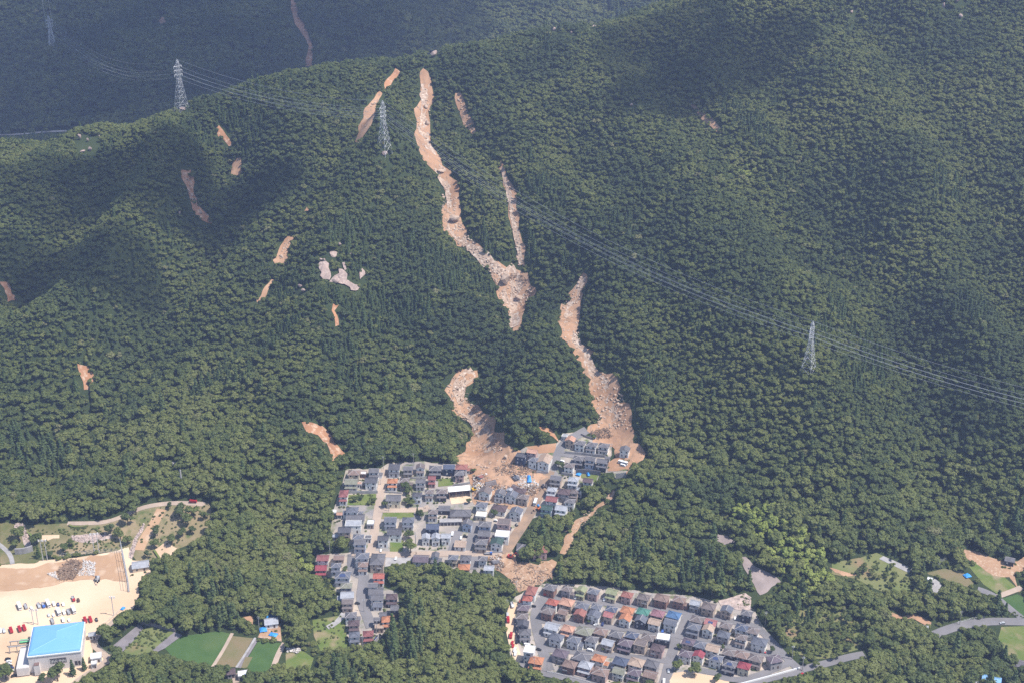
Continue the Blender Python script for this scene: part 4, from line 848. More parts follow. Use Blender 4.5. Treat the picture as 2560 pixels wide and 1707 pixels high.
mb = MB(); mb.box(-a - 7.5, -a - .005, -b - 2.0, b*.35, -2, 3.6); mb.build('side_wing', M_HALL, hall)
MB().box(-a - 7.2, -a - .2, -b - 1.7, b*.33, 3.62, 3.8).build('side_roof', mat('wing_roof', (.55, .52, .51), .7), hall)
mb = MB()
for x_ in (-a - 14, -a - 9.5):
    for y_ in (b*.25, b*.62): mb.bar((x_, y_, -1), (x_, y_, 5.5), .25)
for y_ in (b*.25, b*.62): mb.box(-a - 14.6, -a - .1, y_ - .3, y_ + .3, 5.5, 6.0)
mb.build('portal_frame', M_CONC, hall)
MB().box(-a - 9, -a - 2.5, b*.75, b*.98, 2.8, 3.0).add([], []).build('green_canopy', mat('green_canopy', (.16, .50, .24), .6), hall)
mb = MB(); mb.box(.36*wh, .47*wh, -b - .07, -b + .02, 0, 3.2); mb.build('door', M_DARK, hall)

# ================================================================== vehicles
PAINT = {'white': (.72, .73, .74), 'silver': (.42, .44, .46), 'red': (.36, .02, .025), 'black': (.018, .019, .022), 'dark blue': (.03, .045, .13), 'blue': (.05, .13, .42), 'grey': (.30, .30, .31), 'brown': (.10, .065, .05)}
def paint(c): return mat('paint_' + c, PAINT[c], .35, None, spec=.5)
def prof(mb, P, w):
    n = len(P); mb.add([(-w/2, y, z) for y, z in P] + [(w/2, y, z) for y, z in P], [tuple(range(n))[::-1], tuple(range(n, 2*n))] + [(k, (k+1) % n, n + (k+1) % n, n + k) for k in range(n)])
VMESH = {}
def vehicle_meshes(kind, col):
    if (kind, col) in VMESH: return VMESH[(kind, col)]
    pm = paint(col); out = []; L, W = {'car': (4.2, 1.7), 'kei': (3.3, 1.5), 'van': (4.7, 1.75), 'truck': (6.5, 2.1), 'bus': (8.5, 2.4), 'fire engine': (6.2, 2.2), 'pickup': (4.6, 1.7)}[kind]
    h = L / 2; wr = .33 if L < 5 else .45
    b = MB(); g = MB()
    if kind in ('car', 'kei'):
        prof(b, [(-h, .35), (h, .35), (h, .85), (h*.93, .95), (h*.72, 1.42), (-h*.18, 1.45), (-h*.5, .95), (-h*.95, .80)], W)
        prof(g, [(h*.88, .98), (h*.72, 1.36), (-h*.18, 1.39), (-h*.46, .98)], W + .04); out.append(('body', b, pm)); out.append(('window', g, M_GLASS))
    elif kind == 'van':
        prof(b, [(-h, .35), (h, .35), (h, 1.0), (h*.97, 1.85), (-h*.55, 1.88), (-h*.92, 1.0), (-h, .9)], W)
        prof(g, [(h*.9, 1.08), (h*.9, 1.65), (-h*.52, 1.68), (-h*.82, 1.08)], W + .04); out += [('body', b, pm), ('window', g, M_GLASS)]
    elif kind == 'bus':
        b.box(-W/2, W/2, -h, h, .4, 2.95); g.box(-W/2-.03, W/2+.03, -h-.03, h*.92, 1.5, 2.35); out += [('body', b, pm), ('window', g, M_GLASS)]
    else:
        prof(b, [(-h, .5), (-h*.42, .5), (-h*.42, 2.1), (-h*.86, 2.1), (-h, 1.3)], W)
        prof(g, [(-h*.5, 1.35), (-h*.5, 1.9), (-h*.84, 1.95), (-h*.985, 1.35)], W + .04)
        k = MB()
        if kind == 'fire engine': k.box(-W/2, W/2, -h*.40, h, .6, 2.3); k.box(-.3, .3, -h*.3, h*.9, 2.3, 2.6); km = pm
        elif kind == 'pickup': k.box(-W/2, W/2, -h*.40, h, .55, .75); k.box(-W/2, -W/2+.08, -h*.4, h, .75, 1.15); k.box(W/2-.08, W/2, -h*.4, h, .75, 1.15); k.box(-W/2+.08, W/2-.08, h-.08, h, .75, 1.15); km = pm
        else: k.box(-W/2, W/2, -h*.40, h, .8, 1.0); k.box(-W/2, -W/2+.1, -h*.4, h, 1.0, 1.7); k.box(W/2-.1, W/2, -h*.4, h, 1.0, 1.7); k.box(-W/2+.1, W/2-.1, h-.1, h, 1.0, 1.7); km = mat('truck_bed', (.34, .34, .36), .6)
        out += [('cab', b, pm), ('window', g, M_GLASS), ('bed' if kind != 'fire engine' else 'equipment_body', k, km)]
    R_ = [(n, m_.mesh(n, mm)) for n, m_, mm in out]
    wh_ = MB(); wh_.bar((-.12, 0, 0), (.12, 0, 0), wr, 10); wm_ = wh_.mesh('wheel', M_TYRE)
    VMESH[(kind, col)] = (R_, wm_, [(sx*(W/2 - .1), sy*h*.62, wr) for sx in (-1, 1) for sy in (-1, 1)]); return VMESH[(kind, col)]
def vehicle(kind, col, p, rz, label, group=None):
    R_, wm_, wp = vehicle_meshes(kind, col)
    e = empty({'kei': 'small_car', 'fire engine': 'fire_engine', 'pickup': 'pickup_truck'}.get(kind, kind), (p[0], p[1], p[2] + .38), rz); e.scale = (.84,) * 3
    tag(e, label, 'car' if kind in ('car', 'kei') else kind.split()[0] if kind != 'fire engine' else kind, group)
    for n, m_ in R_: obj(n, m_, e)
    for q in wp: obj('wheel', wm_, e, q)
VEH = []
def VROW(place, spec, rot=0.0, group=None):
    L = []; t = 'X'
    for it in spec.split(';'):
        q = it.split()
        if not q: continue
        if q[0] in TILE: t = q[0]; q = q[1:]
        L.append((px(t, float(q[0]), float(q[1])), q[2].replace('_', ' '), q[3].replace('_', ' '), float(q[4]) if len(q) > 4 else rot, ' '.join(q[5:])))
    L.sort(key=lambda r: r[0][0])
    cnt = {}
    for r in L: cnt[(r[1], r[2])] = cnt.get((r[1], r[2]), 0) + 1
    seen = {}
    for (u, v), kind, col, rr, extra in L:
        k = (kind, col); seen[k] = seen.get(k, 0) + 1
        nm = {'kei': 'small car', 'van': 'box van', 'truck': 'open truck', 'pickup': 'pickup truck'}.get(kind, kind)
        lab = '%s %s' % (col, nm) + (', %s from left' % ORD[seen[k]] if cnt[k] > 1 and not extra else '') + ' ' + (extra or place)
        vehicle(kind, col, at(u, v, .8), R(rr), lab, group)
g_ = 'vehicles on the sports ground'

VROW('in the far row of the sports ground', 'L 335 250 bus white; 445 245 truck grey; 540 265 kei white; 670 230 truck silver; 748 225 truck blue; 830 205 bus white; 928 205 van white; 1003 210 car dark_blue; 1090 205 car white', 29, g_)
VROW('parked apart at the far end of the sports ground', 'L 1265 115 truck red; 1352 135 pickup brown', 28, g_)
VROW('in the middle row on the sports ground', 'L 840 395 kei silver; 922 393 kei white; 1010 345 bus white; 1105 350 van white; 1183 340 truck grey; 1270 310 bus white', 28, g_)
VROW('in the near row east of the hall roof', 'L 1472 485 fire_engine red; 1562 475 fire_engine red; 1667 470 car black', 27, g_)
VROW('in the near row west of the hall roof', 'L 8 665 van white; 68 665 van silver; 192 660 fire_engine red; 338 640 fire_engine red; 420 620 fire_engine red', 29, g_)
VROW('just behind the hall roof', 'L 905 500 truck grey; 1088 480 van white; 1190 480 kei white', 28, g_)
VROW('in the parking bays at the foot of the hall', 'L 135 1148 car black; 155 1190 car white; 160 1236 kei white; 168 1272 car black; 190 1304 car dark_blue; 240 1440 car black; 205 1350 kei white', 108, 'cars beside the hall')
g_ = 'cars in the eastern estate'
VROW('on the sandy track beside the wood', 'H 240 562 truck white 10; 160 860 fire_engine red 3; 215 1170 fire_engine red -6; 244 1300 car red -10; 256 1362 car red -10; 330 1285 car black -12; 290 1450 van white -12; 304 1520 van white -12; 148 745 car silver 3', 0, g_)
VROW('in the eastern estate', '''H 930 365 fire_engine red 80 parked at the corner of the back row; 1480 415 kei white -5 beside the olive-roofed house in the back row; 2040 450 car white -6 beside the second olive-roofed house; 655 583 car black 85 in front of the red-roofed house; 760 1432 car black 65 turning by the tall white box house; 530 1343 van white 80 behind the tall white box house
1880 945 car white -75 under the white-walled third row house; 2012 935 car dark_blue -10 beside the rose pink roof; 1110 815 car black -8 beside the brown gabled house; I 1072 1070 car blue -15 in the drive of the white third row house; J 1630 1172 car red 68 at the bend near the bluish house; 1080 508 kei white -20 in the stony yard of the back row'''.replace('\n', ';'), 0, g_)
VROW('on the main street', 'K 2195 655 car silver -8; 2128 800 van white -8; 1045 712 car black -30 below the pink-walled house; 1085 722 car silver -30 below the pink-walled house; 1095 365 van white 70 on the third cross street', 0, g_)
VROW('on the highway', 'N 2160 915 car silver -85; 372 1372 car red -62; 1528 568 car black -60 on the small grey parking area', 0, 'cars on the highway')
VROW('in the upper estate', '''F 1459 512 bus white -12 on the muddy road; 548 876 car white -12 alone on the gravel car park; E 1730 240 car white 80 behind the pinkish flat house; 1040 578 car white -10 on the asphalt lane yard; 1122 550 car black 80 on the asphalt lane yard; 872 505 van white -5 beside the three pale new houses; 1575 890 truck blue 88 on the dusty bottom road; 2000 410 car dark_blue -10 beside the muddy road; 2130 325 kei black 30 at the edge of the muddy road
C 2010 640 bus white 60 upper camper on the small grass plot; 2010 672 van white 65 lower camper on the small grass plot; 1015 600 car white 75 on the hillside beside the lane; W 1556 108 fire_engine red 85 on the path at the top of the park; D 1350 435 kei white -5 below the dark gabled house; G 890 605 car black 80 beside the western street; 1250 1300 kei dark_blue -20 on the walled terrace at the end of the western street'''.replace('\n', ';'), 0, 'vehicles in the upper estates')

# excavators
M_YEL = mat('digger_yellow', (.62, .36, .03), .5, None); M_ORG = mat('digger_orange', (.60, .17, .04), .5, None)
def excavator(u, v, rz, m, label, sc=1.0):
    p = at(u, v); e = empty('excavator', (p[0], p[1], p[2] + .5), rz); e.scale = (sc,) * 3; tag(e, label, 'excavator', 'excavators at work')
    for s in (-1, 1): MB().box(s*1.1 - .3, s*1.1 + .3, -1.8, 1.8, 0, .8).build('track', M_TYRE, e)
    bd = MB(); bd.box(-1.2, 1.2, -1.2, 1.8, .85, 2.0); bd.build('body', m, e)
    MB().box(-1.15, -.2, -1.1, .4, 2.02, 3.0).build('cab', M_GLASS, e)
    q = MB(); q.bar((.4, -1.0, 1.6), (.4, -3.4, 4.2), .28); q.bar((.4, -3.4, 4.2), (.4, -5.0, 2.2), .22); q.build('boom', m, e)
    k = MB(); k.box(-.1, .9, -5.5, -4.8, 1.3, 2.2); k.build('bucket', M_TYRE, e)
excavator(*px('B', 1300, 680), 2.0, M_YEL, 'yellow excavator beside the collapsed house below the debris flow')
excavator(*px('C', 640, 1410), -1.0, M_ORG, 'orange excavator at the foot of the muddy road houses')
excavator(*px('C', 715, 1035), .4, M_DKCONC, 'dark excavator digging on the muddy road', .9)
excavator(*px('M', 1595, 1375), .2, M_STEEL, 'pale grey excavator on the sports ground near the debris heap', 1.1)
excavator(*px('E', 2010, 980), 1.3, mat('digger_red', (.42, .05, .04), .5, None), 'red excavator on the mud plaza by the bottom road', 1.1)

# ================================================================== pylons and wires
def pylon(u, v, dpx, line, label, r0=.17):
    p = at_front(u, v) if v > 200 else at(u, v); sl = math.hypot(p[1], math.hypot(p[0], CAM_H - p[2])); dep = math.atan2(CAM_H - p[2], p[1])
    h = dpx * sl / FPX / math.cos(dep)
    e = empty('lattice_pylon', (p[0], p[1], p[2]), line); tag(e, label, 'pylon', 'pylons of the power line')
    hw = lambda z: np.interp(z / h, [0, .62, .94, 1.0], [.105 * h, .034 * h, .024 * h, .004 * h])
    zs = [0, .14, .27, .38, .48, .56, .62, .70, .78, .86, .94, 1.0]
    cs = [(-1,-1), (1,-1), (1,1), (-1,1)]
    for sx, sy in cs:
        m_ = MB(); m_.bar((sx*hw(0), sy*hw(0), -3), (sx*hw(0), sy*hw(0), 0), .3)
        for z0, z1 in zip(zs, zs[1:]):
            a0, a1 = hw(z0*h), hw(z1*h); m_.bar((sx*a0, sy*a0, z0*h), (sx*a1, sy*a1, z1*h), r0 if z0 < .6 else r0*.8)
        m_.build('leg', M_STEEL, e)
    br = MB()
    for i, (z0, z1) in enumerate(zip(zs[:-1], zs[1:-1] + [.97])):
        a0, a1 = hw(z0*h), hw(z1*h)
        for k in range(4):
            c, d = cs[k], cs[(k+1) % 4]
            br.bar((c[0]*a0, c[1]*a0, z0*h), (d[0]*a1, d[1]*a1, z1*h), r0*.55); br.bar((d[0]*a0, d[1]*a0, z0*h), (c[0]*a1, c[1]*a1, z1*h), r0*.55)
            br.bar((c[0]*a1, c[1]*a1, z1*h), (d[0]*a1, d[1]*a1, z1*h), r0*.5)
    br.build('bracing', M_STEEL, e)
    tips = []
    for z in (.70, .78, .86):
        m_ = MB(); al = .085 * h
        for s in (-1, 1):
            m_.bar((s*hw(z*h), -hw(z*h), z*h), (s*al, 0, z*h + .5), r0*.7); m_.bar((s*hw(z*h), hw(z*h), z*h), (s*al, 0, z*h + .5), r0*.7)
            m_.bar((s*hw(z*h), 0, z*h + 2.4), (s*al, 0, z*h + .5), r0*.6)
            tips.append((s*al, 0, z*h - 1.4))
        m_.bar((-al, 0, z*h + .5), (al, 0, z*h + .5), r0*.6)
        ar = m_.build('cross_arm', M_STEEL, e)
        m_ = MB()
        for s in (-1, 1): m_.bar((s*al, 0, z*h + .4), (s*al, 0, z*h - 1.4), .18, 5)
        m_.build('insulator', M_WHITE, ar)
    tips.append((0, 0, h))
    ca, sa = math.cos(line), math.sin(line)
    return [Vector((p[0] + x*ca - y*sa, p[1] + x*sa + y*ca, p[2] + z)) for x, y, z in tips]
PB = [(133, 132), (455, 274), (961, 381), (2020, 932)]
P3 = [at(*PB[0])] + [at_front(*p) for p in PB[1:]]
def ldir(a, b): d = b - a; return math.atan2(d[1], d[0]) - math.pi / 2
L01, L12, L23 = ldir(P3[0], P3[1]), ldir(P3[1], P3[2]), ldir(P3[2], P3[3])
ENDR = Vector(unproj(2990, 1060, 870)); ENDL = Vector(unproj(95, -110, 2120))
t0 = pylon(*PB[0], 84, L01, 'small distant pylon on the shaded hill beyond the ridge', .30)
t1 = pylon(*PB[1], 120, (L01 + L12) / 2, 'pylon standing on the ridge crest against the shaded hill')
t2 = pylon(*PB[2], 124, (L12 + L23) / 2, 'pylon on the wooded spur beside the main debris flow')
t3 = pylon(*PB[3], 124, L23, 'pylon alone on the lower eastern slope')
def span(A, B, sag, label, group, r=.075):
    for a, b in zip(A, B):
        m_ = MB(); n = 22; last = None
        for i in range(n + 1):
            t = i / n; q = a.lerp(b, t) - Vector((0, 0, 4 * sag * t * (1-t)))
            if last is not None: m_.bar(last, q, r, 3)
            last = q
        tag(m_.build('power_line', M_WIRE), label, 'power line', group)
off = lambda T, P, B: [B + (t - Vector(P)) - Vector((0, 0, 40)) for t in T]
span(t0, t1, 26, 'overhead cable crossing the shaded valley behind the ridge', 'cables over the shaded valley', .065)
span(t1, t2, 9, 'overhead cable between the ridge pylon and the spur pylon', 'cables along the ridge', .085)
span(t2, t3, 20, 'overhead cable sweeping down over both debris flows', 'cables above the debris flows', .08)
span(t3, off(t3, P3[3], ENDR), 8, 'overhead cable running off from the lower eastern pylon', 'cables at the eastern edge', .075)
span(t0, off(t0, P3[0], ENDL), 6, 'overhead cable climbing from the distant pylon up the shaded hill', 'cables on the shaded hill', .05)

# ================================================================== boulders, rubble, wreckage
def ico():
    t = (1 + 5 ** .5) / 2; V = np.array([(-1,t,0),(1,t,0),(-1,-t,0),(1,-t,0),(0,-1,t),(0,1,t),(0,-1,-t),(0,1,-t),(t,0,-1),(t,0,1),(-t,0,-1),(-t,0,1)]) / math.hypot(1, t)
    return V, [(0,11,5),(0,5,1),(0,1,7),(0,7,10),(0,10,11),(1,5,9),(5,11,4),(11,10,2),(10,7,6),(7,1,8),(3,9,4),(3,4,2),(3,2,6),(3,6,8),(3,8,9),(4,9,5),(2,4,11),(6,2,10),(8,6,7),(9,8,1)]
IV, IF = ico()
def subdiv(V, F):
    V = [np.array(v) for v in V]; c = {}; out = []
    def mid(i, j):
        k = (min(i, j), max(i, j))
        if k not in c: m = V[i] + V[j]; V.append(m / np.linalg.norm(m)); c[k] = len(V) - 1
        return c[k]
    for a, b, d in F: x, y, z = mid(a, b), mid(b, d), mid(d, a); out += [(a, x, z), (b, y, x), (d, z, y), (x, y, z)]
    return np.array(V), out
S2V, S2F = subdiv(*subdiv(IV, IF))
def boulder(t, x, y, w, h, label, m=None, seed=0, group='boulders on the mountainside', dz=.3):
    u, v = px(t, x, y); p = at_front(u, v); sl = math.hypot(p[1], math.hypot(p[0], CAM_H - p[2])); k = sl / FPX / TILE[t][2]
    slab = h * k > 5 and t == 'Z'
    r = np.random.default_rng(seed + 900); V = S2V.copy()
    for _ in range(14):
        n = r.normal(size=3); n /= np.linalg.norm(n); d = V @ n; c = r.uniform(.45, .8); V -= np.clip(d - c, 0, None)[:, None] * n * .85
    V += (vnoise(V[:,0]*3 + seed, V[:,1]*3 + V[:,2]*2, 1.0, seed) * .10)[:, None] * V
    if slab:
        sl_ = math.atan2(float(ground(p[0], p[1] + 12) - ground(p[0], p[1] - 12)), 24.0); dp = math.atan2(CAM_H - p[2], p[1])
        V *= np.array([w*k/2, h*k/2 / math.sin(dp + sl_), min(w, h)*k*.22]); c_, s_ = math.cos(sl_), math.sin(sl_)
        V = np.c_[V[:,0], V[:,1]*c_ - V[:,2]*s_, V[:,1]*s_ + V[:,2]*c_]; dz = 0
    else: V *= np.array([w*k/2, w*k/2*.8, h*k/2])
    o = obj('boulder', new_mesh('boulder', V, S2F, m or M_ROCK), None, (p[0], p[1], p[2] + h*k*dz), r.uniform(0, .5)); tag(o, label, 'boulder', group)
g1 = 'granite outcrop on the spur'
for i, (x, y, w, h, l) in enumerate([(930, 420, 300, 240, 'rounded grey granite dome at the top of the outcrop'), (1120, 170, 120, 110, 'small lone rock above the granite dome'), (590, 600, 110, 110, 'small grey boulder left of the granite dome'),
    (680, 590, 90, 110, 'small boulder touching the top of the tall pale rock face'), 
    (1000, 1210, 260, 160, 'low shelf of granite at the foot of the broad rock face'), 
    (1390, 450, 130, 120, 'split pale rock above the outcrop in the trees'), (10, 1340, 170, 120, 'flat tilted rock west of the outcrop'), (90, 1480, 160, 140, 'pale broken rocks below the flat tilted rock')]):
    boulder('Z', x, y, w, h, l, M_FACE, i, g1, .45)
for i, (t, x, y, w, h, l) in enumerate([('P', 2035, 1405, 75, 90, 'largest rounded boulder in the debris basin'), ('P', 2115, 1500, 55, 40, 'second boulder low in the debris basin'), ('P', 2030, 1365, 60, 26, 'flat slab above the largest boulder'), ('P', 1578, 395, 40, 28, 'dark blocky rock high in the main scar'),
    ('P', 1585, 495, 26, 40, 'upright rock in the upper main scar'), ('P', 1745, 1050, 70, 66, 'pale rock face at the bend of the main scar'), ('P', 1660, 765, 60, 26, 'rock step in the middle of the main scar'), ('P', 1570, 570, 36, 20, 'ledge rock in the upper main scar'),
    ('F', 1265, 225, 34, 40, 'lone boulder on the mud above the wrecked houses'), ('F', 1215, 100, 20, 20, 'boulder near the mouth of the lower scar')]):
    boulder(t, x, y, w, h, l, M_BOULDER, 40 + i, 'boulders in the debris flow', .3)
for i, (t, x, y, w, h, l) in enumerate([('P', 1625, 100, 62, 50, 'largest pale tor on the ridge above the main scar'), ('P', 1632, 62, 40, 32, 'smaller rock stacked behind the ridge tor'), ('P', 1572, 72, 34, 20, 'low flat rock on the ridge'), ('P', 1470, 115, 24, 10, 'small white rock on the ridge beside the tor'),
    ('V', 1273, 72, 14, 12, 'rock knob on the ridge, first east of the tor'), ('V', 1312, 80, 10, 12, 'narrow rock on the ridge, next to the knob'), ('V', 1364, 58, 18, 12, 'rock on the ridge near the shaded saddle'), ('V', 1352, 102, 8, 10, 'tiny rock below the ridge saddle'),
    ('T', 1395, 75, 22, 26, 'small pale rock high on the eastern slope'), ('T', 1985, 15, 40, 60, 'tallest pale crag at the eastern summit'), ('T', 1905, 45, 30, 44, 'grey crag just west of the tallest crag'), ('T', 2000, 105, 32, 40, 'grey rock below the tallest crag'), ('T', 1195, 95, 16, 24, 'slim rock high on the eastern slope'),
    ('T', 175, 590, 28, 26, 'lone pale rock above the short beyond-scar slope'), ('S', 520, 915, 36, 60, 'pale crag on the western ridge end'), ('S', 575, 930, 26, 40, 'second crag on the western ridge end'), ('S', 590, 990, 44, 46, 'cluster rock below the western crags'), ('S', 540, 1000, 46, 30, 'low rock left below the western crags'), ('S', 650, 910, 16, 40, 'thin rock right of the western crags'),
    ('S', 606, 1416, 20, 24, 'small pale rock on the dark western slope'), ('S', 1190, 715, 80, 36, 'rocky platform under the ridge pylon'), ('P', 1342, 668, 50, 42, 'bare rock platform under the spur pylon'), ('V', 412, 492, 10, 10, 'pale rock above the western gully scar')]):
    boulder(t, x, y, w * .8, h * .8, l, M_FACE, 60 + i, dz=.45)
def scatter_px(poly, n, seed):
    P = np.array(pts(poly)); r = np.random.default_rng(seed); lo, hi = P.min(0), P.max(0); out = []
    while len(out) < n:
        q = r.uniform(lo, hi, (n * 3, 2)); q = q[inside(q[:,0], q[:,1], P)]; out += q.tolist()
    return at_many(out[:n])
def rocks(name, polys, m, label, seed, smin=.22, smax=1.25):
    r = np.random.default_rng(seed); V, F = [], []
    for poly, n in polys:
        for p in scatter_px(poly, n, seed + len(V)):
            s = smin + (smax - smin) * r.random() ** 3.5
            q = IV * (1 + r.uniform(-.28, .28, (12, 1))) * np.array([s * r.uniform(.8, 1.4), s * r.uniform(.7, 1.2), s * r.uniform(.5, .9)])
            a = r.uniform(0, 6.28); c, sn = math.cos(a), math.sin(a); q = np.c_[q[:,0]*c - q[:,1]*sn, q[:,0]*sn + q[:,1]*c, q[:,2]] + np.array([p[0], p[1], p[2] + .45 + s*.15])
            b = len(V); V += q.tolist(); F += [(i+b, j+b, k+b) for i, j, k in IF]
    tag(obj(name, new_mesh(name, V, F, m)), label, None, None, 'stuff')
UP = 'P 1550 240 1545 340 1520 400 1530 560 1590 700 1690 870 1690 1000 1700 1090 1770 1180 1900 1270 1980 1400 2030 1568 2120 1560 2200 1450 2100 1370 1950 1280 1800 1110 1760 1000 1750 860 1700 770 1600 620 1605 420 1600 260'
MID = 'P 1670 900 1690 1090 1770 1190 1900 1280 1980 1400 2030 1568 2120 1560 2200 1450 2100 1370 1950 1280 1800 1110 1760 1000 1740 880'
LOW = 'Q 690 1070 560 1120 520 1190 560 1290 600 1370 690 1400 700 1568 860 1560 800 1420 700 1300 640 1240 640 1180'
LOW2 = 'F 1030 120 960 230 1050 330 1050 460 1180 450 1400 410 1480 330 1330 240 1200 110 1120 60'
RGT = 'Q 1340 500 1280 620 1220 690 1225 890 1370 1000 1400 1130 1410 1250 1440 1350 1420 1420 1640 1440 1590 1240 1500 1110 1400 1050 1330 900 1310 750 1340 600'
PLZ = 'H 330 330 520 240 640 180 740 170 830 150 1030 40 1030 -140 600 -220 300 -240 200 60'
rocks('rock_rubble', [(UP, 900), (MID, 1100), ('P 2028 790 2060 1000 2100 1200 2110 1310 2146 1300 2130 1180 2090 950 2066 830', 350), (LOW, 420), (LOW2, 260), (RGT, 900), ('P 1758 330 1800 500 1860 530 1810 380', 90), ('P 1318 300 1220 430 1200 560 1270 470 1320 340', 60),
      ('P 170 770 220 920 300 1040 290 980 240 850 215 770', 120), ('P 790 1140 730 1250 750 1270 790 1180', 90)], M_BOULDER, 'loose granite rubble strewn down the debris flow scars', 5)
rocks('rock_rubble', [('F 1950 430 1900 520 1780 590 1650 700 1630 845 1660 845 1710 740 1790 640 1960 500', 160), (PLZ, 700), (LOW2, 900), (RGT, 700), (LOW, 500)], M_BOULDER, 'fine stones in the mud around and below the upper estate', 9, .15, .6)
rocks('rock_rubble', [('M 2352 440 2230 640 2150 860 2130 1000 2170 1000 2200 880 2260 660 2352 530', 240), ('M 260 450 400 480 440 620 490 720 480 790 400 700 340 570', 160), ('M 1160 660 1260 650 1680 600 1800 640 1500 750 1200 720', 300), ('J 1060 140 1280 40 1390 130 1380 290 1150 320', 200), ('M 250 430 380 460 340 520 230 520', 60)], M_ROCK, 'broken pale stones of the park stream beds and banks', 6, .3, .9)
def debris(name, polys, m, label, seed, lx=(.8, 3.5), wy=(.12, .5), hz=(.08, .35), tilt=.35):
    r = np.random.default_rng(seed); V, F = [], []
    for poly, n in polys:
        for p in scatter_px(poly, n, seed + len(V)):
            a, b, c = r.uniform(*lx)/2, r.uniform(*wy)/2, r.uniform(*hz)/2
            M_ = Matrix.Rotation(r.uniform(0, 6.28), 3, 'Z') @ Matrix.Rotation(r.normal(0, tilt), 3, 'Y') @ Matrix.Rotation(r.normal(0, tilt), 3, 'X')
            k = len(V); o_ = Vector((p[0], p[1], p[2] + r.uniform(.3, 1.1)))
            for x, y, z in ((-1,-1,-1),(1,-1,-1),(1,1,-1),(-1,1,-1),(-1,-1,1),(1,-1,1),(1,1,1),(-1,1,1)): V.append(tuple(o_ + M_ @ Vector((x*a, y*b, z*c))))
            F += [tuple(i + k for i in f) for f in ((0,3,2,1),(4,5,6,7),(0,1,5,4),(1,2,6,5),(2,3,7,6),(3,0,4,7))]
    tag(obj(name, new_mesh(name, V, F, m)), label, None, None, 'stuff')
WRK = 'F 1050 340 1140 330 1180 400 1330 400 1480 400 1500 420 1440 470 1300 430 1160 440 1060 470'
WRK2 = 'F 1320 340 1440 340 1480 400 1430 420 1340 400'
WRK3 = 'F 1160 880 1230 860 1260 930 1230 960 1160 920'
M_TIM = mat('broken_timber', (.22, .15, .105), .9, (.30, .22, .16), .4, .1, space='pos'); M_WRK = mat('broken_white', (.62, .58, .54), .8, (.45, .42, .40), .5, .2, space='pos')
debris('timber_debris', [(WRK, 420), (WRK3, 220), ('C 1480 130 1760 60 1850 220 1600 240', 420), ('F 1180 290 1330 250 1480 320 1440 350 1240 340', 260), ('M 950 1230 1150 1050 1330 1080 1300 1250 1200 1360 980 1380', 500), (PLZ, 150), (LOW, 160), ('Q 860 490 1000 510 1020 560 900 530', 90)], M_TIM, 'splintered timber and uprooted trunks scattered in the mud', 7, (1, 6))
debris('house_debris', [(WRK2, 260), (WRK, 220), ('F 1050 390 1120 380 1140 430 1080 450', 160), (WRK3, 120), ('O 1700 1215 1830 1225 1800 1260 1700 1250', 90)], M_WRK, 'white wreckage of crushed houses and rubbish heaps', 8, (.5, 1.9), (.3, 1.1), (.08, .4))
debris('house_debris', [('M 1360 1040 1560 1090 1540 1320 1480 1300 1350 1200', 330), ('M 780 1280 900 1230 960 1370 880 1340', 110), ('M 1180 1180 1350 1200 1500 1300 1300 1310', 110)], M_WRK, 'sorted white rubbish spread on the sports ground', 12, (.3, 1.3), (.25, .8), (.08, .35))
def tarp(t, x, y, w, d, label, h=.9, m=None):
    p = at(*px(t, x, y)); k = .3 / TILE[t][2]; n = 7; V = []; F = []; r = np.random.default_rng(int(x))
    for j in range(n):
        for i in range(n): V.append(((i/(n-1)-.5)*w*k, (j/(n-1)-.5)*d*k*1.7, h * math.sin(math.pi*i/(n-1))**.5 * math.sin(math.pi*j/(n-1))**.5 + r.uniform(0, .35)))
    for j in range(n-1):
        for i in range(n-1): q = j*n + i; F.append((q, q+1, q+n+1, q+n))
    V += [(x_, y_, z_ - .12) for x_, y_, z_ in V[:n*n]]; F += [tuple(i + n*n for i in f[::-1]) for f in F[:(n-1)**2]]
    o = obj('tarpaulin', new_mesh('tarpaulin', V, F, m or M_TARP), None, (p[0], p[1], p[2] + .5), r.uniform(-.4, .4)); tag(o, label, 'tarpaulin', 'blue tarpaulins')
tarp('C', 475, 900, 70, 120, 'crumpled blue tarpaulin over the wreckage heap', 2.2)
tarp('C', 1285, 820, 80, 50, 'bright blue tarpaulin on the grass below the retaining wall', .6)
tarp('C', 1435, 825, 40, 60, 'pale blue tarpaulin standing on the grass plot', 1.5)
tarp('C', 625, 1340, 40, 40, 'small blue tarpaulin beside the muddy road', 1.0)
tarp('C', 1545, 220, 30, 50, 'small blue tarpaulin beside the uprooted trunks', 1.2)
tarp('O', 1560, 945, 110, 60, 'blue tarpaulin covering the damaged roof by the rice fields', 1.0)
tarp('O', 1490, 1050, 56, 34, 'blue tarpaulin heap in the muddy yard', 1.2)
tarp('O', 1580, 1095, 64, 26, 'flat bright blue tarpaulin in front of the muddy yard', .8)
tarp('N', 1845, 498, 56, 30, 'blue tarpaulin on the vegetable plots', 1.0)
tarp('L', 990, 0, 1, 1, 'tiny blue sheet behind the sports ground') if False else None
tarp('W', 990, 972, 24, 20, 'small blue tarpaulin at the sports ground fence', 1.0)

